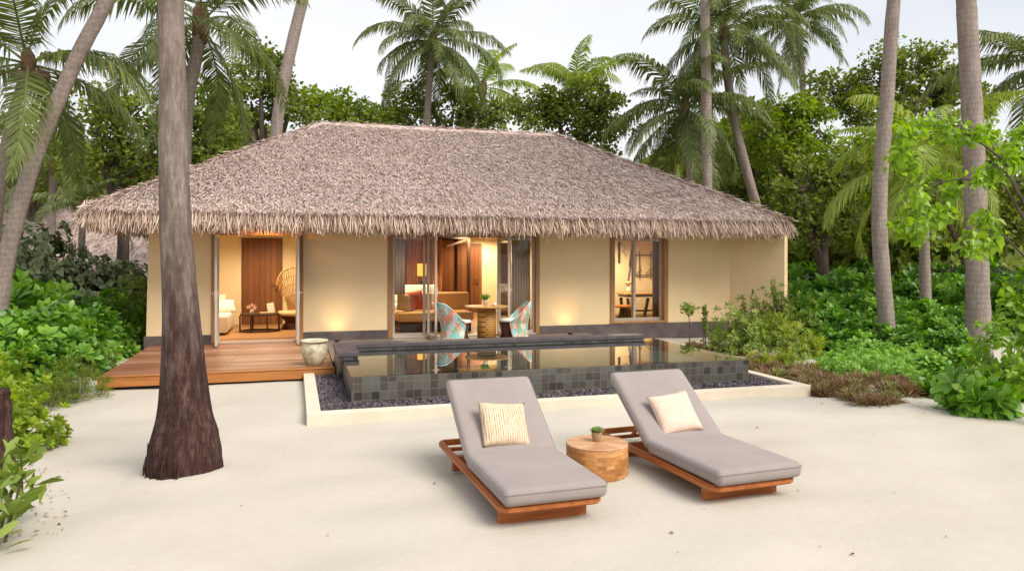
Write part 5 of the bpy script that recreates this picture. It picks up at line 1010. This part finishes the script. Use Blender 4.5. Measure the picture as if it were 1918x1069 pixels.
# left side, nearer plants
fe = [shrub_mesh('foliage', 'fern', LANCE, 190, 10, 0.13, .55, .5, .5, .62, (10, 55), seed=30 + k, upw=.9, inner=.6) for k in range(2)]; fs_ = stems_mesh(.4, .4, .5, 12, 3, .008)
for (u, v, s, zs, lb) in [(140, 745, .85, 1.0, 'feathery yellow green bush against the left end of the deck'), (180, 700, .62, 1.15, 'thin upright feathery bush at the deck corner'), (95, 760, .62, .9, 'feathery low bush at the sand edge on the left'), (215, 650, .5, 1.1, 'small olive bush by the sandy path left of the house')]:
    p = gp(u, v); one('feathery_bush', lb, 'shrub', p[0], p[1], fe[u % 2], fs_, s, u, zs)
ob = shrub_mesh('foliage', 'olive', LEAF, 240, 8, 0.10, 1.1, .55, .55, 1.5, (30, 85), seed=40); os_ = stems_mesh(.45, .45, 1.4, 14, 4, .012)
p = at(262, HOR, 16.2); one('corner_shrub', 'olive leaved shrub growing beside the left wall of the villa', 'shrub', p[0] - .1, p[1], ob, os_, 1.0)
p = at(242, HOR, 17.2); one('corner_shrub', 'taller olive leaved shrub behind the corner shrub on the left', 'shrub', p[0], p[1], ob, os_, 1.05, 2)
br_ = shrub_mesh('foliage', 'tree_bright', LEAF, 170, 9, 0.12, 1.2, .5, .5, .75, (20, 75), seed=41); bs_ = stems_mesh(.4, .4, .65, 14, 5, .01)
p = gp(70, 840); one('garden_shrub', 'bright leafy bush growing at the left edge of the sand', 'shrub', p[0] - .15, p[1], br_, bs_, .72, 0, 1.0)
p = gp(10, 800); one('garden_shrub', 'bright bush behind the dark stump at the left edge', 'shrub', p[0] - .3, p[1] + .5, br_, bs_, .95, 1.7, 1.05)
p = gp(60, 735); one('garden_shrub', 'small yellow leafed bush below the glossy shrubs on the left', 'shrub', p[0] - .2, p[1] + .3, br_, bs_, .8, 2.9, .9)
st = MB(); c = at(-8, 880, 1); c = gp(-6, 890); n = 20; zz = np.linspace(-.05, .75, n); wb = 1 + rng.normal(0, .06, (n, 18)); st.tube([(c[0] - .02 * k / n, c[1], z) for k, z in enumerate(zz)], np.linspace(.16, .105, n), 18, True, .5, wb); stp = st.build('tree_stump', MT['trunk_dark'], smooth=True, loc=(c[0], c[1], 0)); tag(stp, 'dark rough palm stump cut off by the left edge of the photo', 'stump')
ag = MB(); n = 250
c = gp(-40, 1015); P = c + np.stack([rng.uniform(-.28, .28, n), rng.uniform(-.4, .45, n), rng.uniform(0.02, .48, n)], 1); D = unit(rdir(n, .0, .9) + V(.35, 0, .25)); ag.scatter(OBOV, P, D, rdir(n, .3, 1), np.stack([rng.uniform(.09, .13, n), rng.uniform(.14, .26, n), np.full(n, .15)], 1), rng.uniform(.1, .75, n))
t = thing('strap_leaf_plant', 'olive strap leaved plant in the bottom left corner', 'plant', (c[0], c[1], 0)); ag.build('leaves', MT['olive'], t, True); m = MB()
for k in range(7): m.tube([c + V(.05 * k - .15, 0, -.02), c + V(.09 * k - .26, rng.uniform(-.2, .3), .42)], [.012, .006], 5, False)
m.build('stems', MT['bark'], t)
# right side bed
rm = [shrub_mesh('rosette', 'rhoeo', LANCE, 5, 26, 0.24, .62, .08, .08, .05, (12, 78), seed=50 + k, upw=3, jitter=.05, tone=.42) for k in range(4)]
k = 0
for (u0, u1, v0, v1, n_) in [(1485, 1700, 705, 762, 58), (1400, 1560, 684, 712, 22), (1395, 1480, 672, 695, 10), (1290, 1400, 650, 668, 14)]:
    for i in range(n_):
        u, v = rng.uniform(u0, u1), rng.uniform(v0, v1)
        if u0 == 1485 and ((u - 1592) / 112) ** 2 + ((v - 730) / 36) ** 2 > 1: continue
        if u0 == 1290: v = 646 + (u - 1290) * .16 + rng.uniform(0, 5)
        p = gp(u, v)
        if p[0] < KX1 + .1 and p[1] < 12.6 and u0 != 1290: continue
        if u0 == 1290 and p[0] < PX1 + .35: p[0] = PX1 + .4 + rng.uniform(0, .2)
        s = rng.uniform(.75, 1.05) * (.7 if u0 == 1290 else 1); o = bpy.data.objects.new('purple_rosette', rm[k % 4]); COL.objects.link(o); o.location = (p[0], p[1], 0); o.rotation_euler = (0, 0, rng.uniform(0, 6)); o.scale = (s, s, s); k += 1
        tag(o, 'purple and green bladed rosette plant edging the sand beside the pool kerb', 'plant', 'purple rosette plants edging the bed')
hbm = [shrub_mesh('foliage', 'herb', LEAF, 150, 9, 0.085, 1.0, .5, .5, .42, (30, 88), seed=60 + k_, inner=.5) for k_ in range(2)]
for (u, v, s, zs) in [(1580, 708, .8, 1), (1650, 706, .85, 1.05), (1700, 716, .7, .9), (1620, 690, .8, 1), (1690, 690, .8, 1), (1560, 690, .7, .9), (1720, 680, .8, .8), (1660, 672, .8, .9), (1590, 672, .8, .9)]:
    p = gp(u, v); one('leafy_herb', 'pale green leafy herb mound behind the purple rosettes', 'plant', p[0], p[1], hbm[int(u) % 2], None, s, u, zs, 'pale herb mounds')
cm = [shrub_mesh('foliage', 'croton', LANCE, 34, 18, 0.17, .95, .26, .26, .42, (15, 80), seed=70 + k_, inner=.7, upw=1.2) for k_ in range(3)]
cs_ = stems_mesh(.2, .2, .4, 8, 6, .008)
for (u, v, s, zs, lb) in [(1422, 690, .75, .8, 'bright yellow leaved croton by the pool kerb'), (1475, 690, .85, .9, 'green croton behind the kerb corner'), (1510, 668, .9, 1.2, 'tall yellow green croton against the glossy shrubs'), (1465, 655, 1.2, 1.35, 'bushy dark centred croton near the villa wall'), (1540, 700, .55, .8, 'small croton in front of the pale herbs'), (1430, 645, 1.0, 1.1, 'croton behind the yellow one')]:
    p = gp(u, v); one('croton', lb, 'plant', p[0], p[1], cm[int(u) % 3], cs_, s, u, zs)
olv = [shrub_mesh('foliage', 'olive', LEAF, 120, 8, 0.105, 1.0, .5, .45, .8, (25, 85), seed=80 + k_, inner=.55) for k_ in range(2)]; ols = stems_mesh(.45, .4, .75, 16, 7, .009)
for (u, v, s, zs, lb) in [(1385, 662, 1.15, 1.2, 'leafy olive shrub beside the right end of the pool'), (1345, 652, .62, 1.1, 'small olive shrub behind the pool edge'), (1448, 640, 1.15, 1.25, 'full olive shrub close to the right corner of the villa'), (1500, 648, 1.1, 1.15, 'full olive shrub at the left end of the glossy shrub bed'), (1480, 672, .8, .95, 'low olive shrub behind the purple rosettes'), (1425, 652, 1.0, 1.15, 'olive shrub in front of the end wall')]:
    p = gp(u, v); one('pool_shrub', lb, 'shrub', max(p[0], PX1 + .75), p[1], olv[int(u) % 2], ols, s, u, zs)
def slender(label, u, v, h, w_, n, seed):
    global rng
    keep = rng; rng = np.random.default_rng(seed); p = gp(u, v); t = thing('slender_shrub', label, 'shrub', (p[0], p[1], 0)); tr = MB(); m = MB()
    for k in range(n):
        a = rng.uniform(0, 6.28); top_ = p + V(w_ * math.cos(a) * rng.uniform(.3, 1), w_ * math.sin(a), h * rng.uniform(.6, 1)); mid = (p + top_) / 2 + rng.normal(0, .03, 3); tr.tube([p + rng.normal(0, .03, 3) * V(1, 1, 0), mid, top_], [.008, .006, .003], 5, False)
        q = 46; s_ = rng.uniform(.35, 1, q)[:, None]; C = np.where(s_ < .5, p + (mid - p) * s_ * 2, mid + (top_ - mid) * (s_ - .5) * 2); D = rdir(q, -.1, .9); m.scatter(LEAF, C, D, rdir(q, .2, 1), rng.uniform(.05, .09, q), rng.uniform(.1, .8, q))
    m.build('foliage', MT['olive'], t); tr.build('stems', MT['bark'], t); rng = keep
slender('slender dark leaved shrub standing before the end wall', 1400, 640, 1.25, .18, 6, 1)
slender('tall airy shrub at the right corner of the villa', 1465, 640, 1.6, .3, 12, 2)
slender('thin upright shrub beside the small tree at the pool', 1322, 645, .95, .1, 4, 3)
p = gp(1291, 650); p[0] = max(p[0], PX1 + .2); t = thing('young_tree', 'young thin stemmed tree with a small round crown beside the pool', 'tree', (p[0], p[1], 0))
m = MB(); m.tube([p, p + V(.02, 0, .4), p + V(-.02, 0, .72)], [.012, .01, .007], 6); m.build('trunk', MT['bark'], t)
m = MB(); n = 190; C = p + V(-.02, 0, .82) + rdir(n) * rng.uniform(.02, .2, (n, 1)) * V(1, 1, .75); m.scatter(LEAF, C, rdir(n, -.5, .7), rdir(n, .2, 1), rng.uniform(.06, .11, n), rng.uniform(.2, .9, n)); m.build('crown', MT['olive'], t)
bl = [shrub_mesh('foliage', 'scaevola', OBOV, 34, 12, 0.32, .95, .42, .42, .45, (30, 88), seed=90 + k_, inner=.5) for k_ in range(2)]
for (u, v, s, zs, lb) in [(1830, 772, .85, 1.1, 'big leaved green plant at the sand edge below the stout trunk'), (1760, 740, .55, 1.0, 'small big leaved plant left of the stout trunk foot'), (1745, 702, .6, 1.0, 'low big leaved plant behind the litter left of the stout trunk'), (1795, 688, .6, 1.1, 'low big leaved plant against the foot of the stout trunk'), (1880, 740, .85, 1.2, 'big leaved plant at the right edge in front of the stout trunk')]:
    p = gp(u, v); one('broad_leaf_plant', lb, 'plant', p[0], p[1], bl[int(u) % 2], None, s, u, zs)
# lime leaved tree reaching in from the right
lt2 = gp(1965, 800); lt2 = V(lt2[0], lt2[1], 0); dl = 8.8
t = thing('lime_leaved_tree', 'thin tree with drooping lime green leaves reaching in from the right edge', 'tree', lt2); br2 = MB(); lf = MB()
tops = []
for (ctrl, cl_) in [
    ([(1935, 420), (1880, 300), (1820, 255), (1740, 235)], [(1700, 245), (1725, 232), (1745, 245), (1770, 240), (1795, 250), (1690, 275), (1680, 300), (1835, 250), (1860, 245), (1705, 310)]),
    ([(1935, 440), (1880, 345), (1800, 335), (1740, 345)], [(1735, 340), (1760, 335), (1785, 360), (1725, 370), (1745, 395), (1705, 395), (1690, 420), (1770, 395), (1730, 420), (1712, 440)]),
    ([(1940, 430), (1890, 330), (1855, 300)], [(1850, 320), (1870, 330), (1835, 335), (1890, 300)]),
    ([(1938, 500), (1880, 440), (1835, 440)], [(1825, 440), (1845, 455), (1815, 465), (1860, 430), (1835, 410)]),
    ([(1950, 380), (1915, 290)], [(1900, 270), (1915, 250), (1910, 300)]),
    ([(1960, 560), (1925, 530)], [(1925, 505), (1905, 540), (1925, 560), (1915, 590), (1890, 560)]),
    ([(1965, 640), (1930, 640)], [(1925, 630), (1910, 660), (1930, 690), (1915, 715)])]:
    pth = [lt2 + V(-.02, 0, 0), at(1962, 640, dl)] + [at(u, v, dl + rng.uniform(-.2, .2)) for u, v in ctrl]
    if ctrl[0][1] >= 560: pth = [lt2] + pth[2:]
    br2.tube(pth, np.linspace(.028, .005, len(pth)), 6, False)
    for (u, v) in cl_:
        c = at(u, v, dl + rng.uniform(-.35, .35)); br2.tube([pth[-1] * .5 + pth[-2] * .5, (pth[-1] + c) / 2 + V(0, 0, .03), c], [.006, .004, .003], 4, False)
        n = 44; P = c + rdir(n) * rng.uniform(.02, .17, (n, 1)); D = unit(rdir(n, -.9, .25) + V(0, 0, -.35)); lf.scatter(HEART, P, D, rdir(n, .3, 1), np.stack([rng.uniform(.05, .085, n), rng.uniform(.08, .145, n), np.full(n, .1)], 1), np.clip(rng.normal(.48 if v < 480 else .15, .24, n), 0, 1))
lf.build('foliage', MT['lime'], t, True); br2.build('branches', MT['bark'], t, True)
big = shrub_mesh('foliage', 'lime', HEART, 120, 6, .13, .62, .6, .6, 1.5, (60, 130), seed=95, upw=.1, tone=.12); bst = stems_mesh(.5, .5, 1.4, 12, 9, .012)
p = gp(1975, 770); one('edge_shrub', 'yellow green big leaved shrub cut by the right edge of the photo', 'shrub', p[0] + .1, p[1] + .8, big, bst, .8, 0, 1.0)
# neighbouring thatched roof far left, and one far right
def far_hut(label, u0, u1, vt, ve, d_, deep=5.0):
    a, b = at(u0, ve, d_), at(u1, ve, d_); tp = at((u0 + u1) / 2, vt, d_ + deep * .5); zt, ze = tp[2], a[2]
    t = thing('thatched_hut', label, 'house', ((a[0] + b[0]) / 2, (a[1] + b[1]) / 2 + deep / 2, 0)); ax = unit((b - a) * V(1, 1, 0)); ay = V(-ax[1], ax[0], 0); L_ = np.linalg.norm((b - a)[:2])
    q = [a, b, b + ay * deep, a + ay * deep]; r_ = [a + ax * deep * .4 + ay * deep / 2, b - ax * deep * .4 + ay * deep / 2]
    for v_ in q: v_[2] = ze
    for v_ in r_: v_[2] = zt
    m = MB(); m.add(q + r_ + [v_ - V(0, 0, .15) for v_ in q], [(0, 1, 5, 4), (1, 2, 5), (2, 3, 4, 5), (3, 0, 4), (0, 6, 7, 1), (1, 7, 8, 2), (2, 8, 9, 3), (3, 9, 6, 0), (6, 9, 8, 7)]); ro_ = m.build('roof', MT['ridge'], t)
    m = MB(); P, _, _ = slope_pts(q[0], q[1], r_[1], r_[0], 9000); n = len(P); D = -ay + V(0, 0, -.5) + rng.normal(0, .3, (n, 3)); m.scatter(STRAW, P, D, V(0, 0, 1) + rng.normal(0, .4, (n, 3)), np.stack([np.full(n, .025), rng.uniform(.15, .35, n), np.full(n, .1)], 1), rng.beta(2.2, 1.4, n)); m.build('thatch', MT['thatch'], ro_)
    m = MB(); c = [v_ + (np.mean(q, 0) - v_) * .18 for v_ in q]; vs = [V(v_[0], v_[1], 0) for v_ in c] + [V(v_[0], v_[1], ze - .1) for v_ in c]; m.add(vs, [(0, 1, 5, 4), (1, 2, 6, 5), (2, 3, 7, 6), (3, 0, 4, 7)]); m.build('wall', MT['plaster'], t)
far_hut('neighbouring villa with pale thatched roof behind the left hedge', -330, 420, 384, 512, 24, 8)
far_hut('neighbouring thatched roof showing at the right edge behind the trees', 2010, 2500, 400, 490, 26, 6)
# dry leaves lying at the bed edges
li_ = MB(); P = []
for (u0, u1, v0, v1, n) in [(1490, 1900, 720, 800, 260), (20, 190, 690, 900, 240), (1560, 1800, 640, 730, 160), (0, 130, 860, 1010, 90), (1200, 1900, 760, 1050, 12), (400, 1100, 760, 1050, 10)]:
    for k in range(n):
        u, v = rng.uniform(u0, u1), rng.uniform(v0, v1)
        if u0 == 20 and u > 40 + (900 - v) * .55 + rng.uniform(-30, 40): continue
        if u0 == 1490 and v > 742 + (u - 1490) * .12 + abs(rng.normal(0, 8)): continue
        p = gp(u, v)
        if KX0 - .1 < p[0] < KX1 + .1 and p[1] > KY0 - .1: continue
        P.append((p[0], p[1], float(undul(np.array([p[0]]), np.array([p[1]]))[0]) + .006))
P = np.array(P); n = len(P); s = rng.uniform(.012, .045, n); li_.scatter(LEAF, P, rdir(n, -.1, .15), V(0, 0, 1) + rng.normal(0, .25, (n, 3)), s, rng.uniform(0, 1, n)); tag(li_.build('leaf_litter', MT['litter']), 'dry brown leaves scattered on the sand at the bed edges', 'litter', kind='stuff')
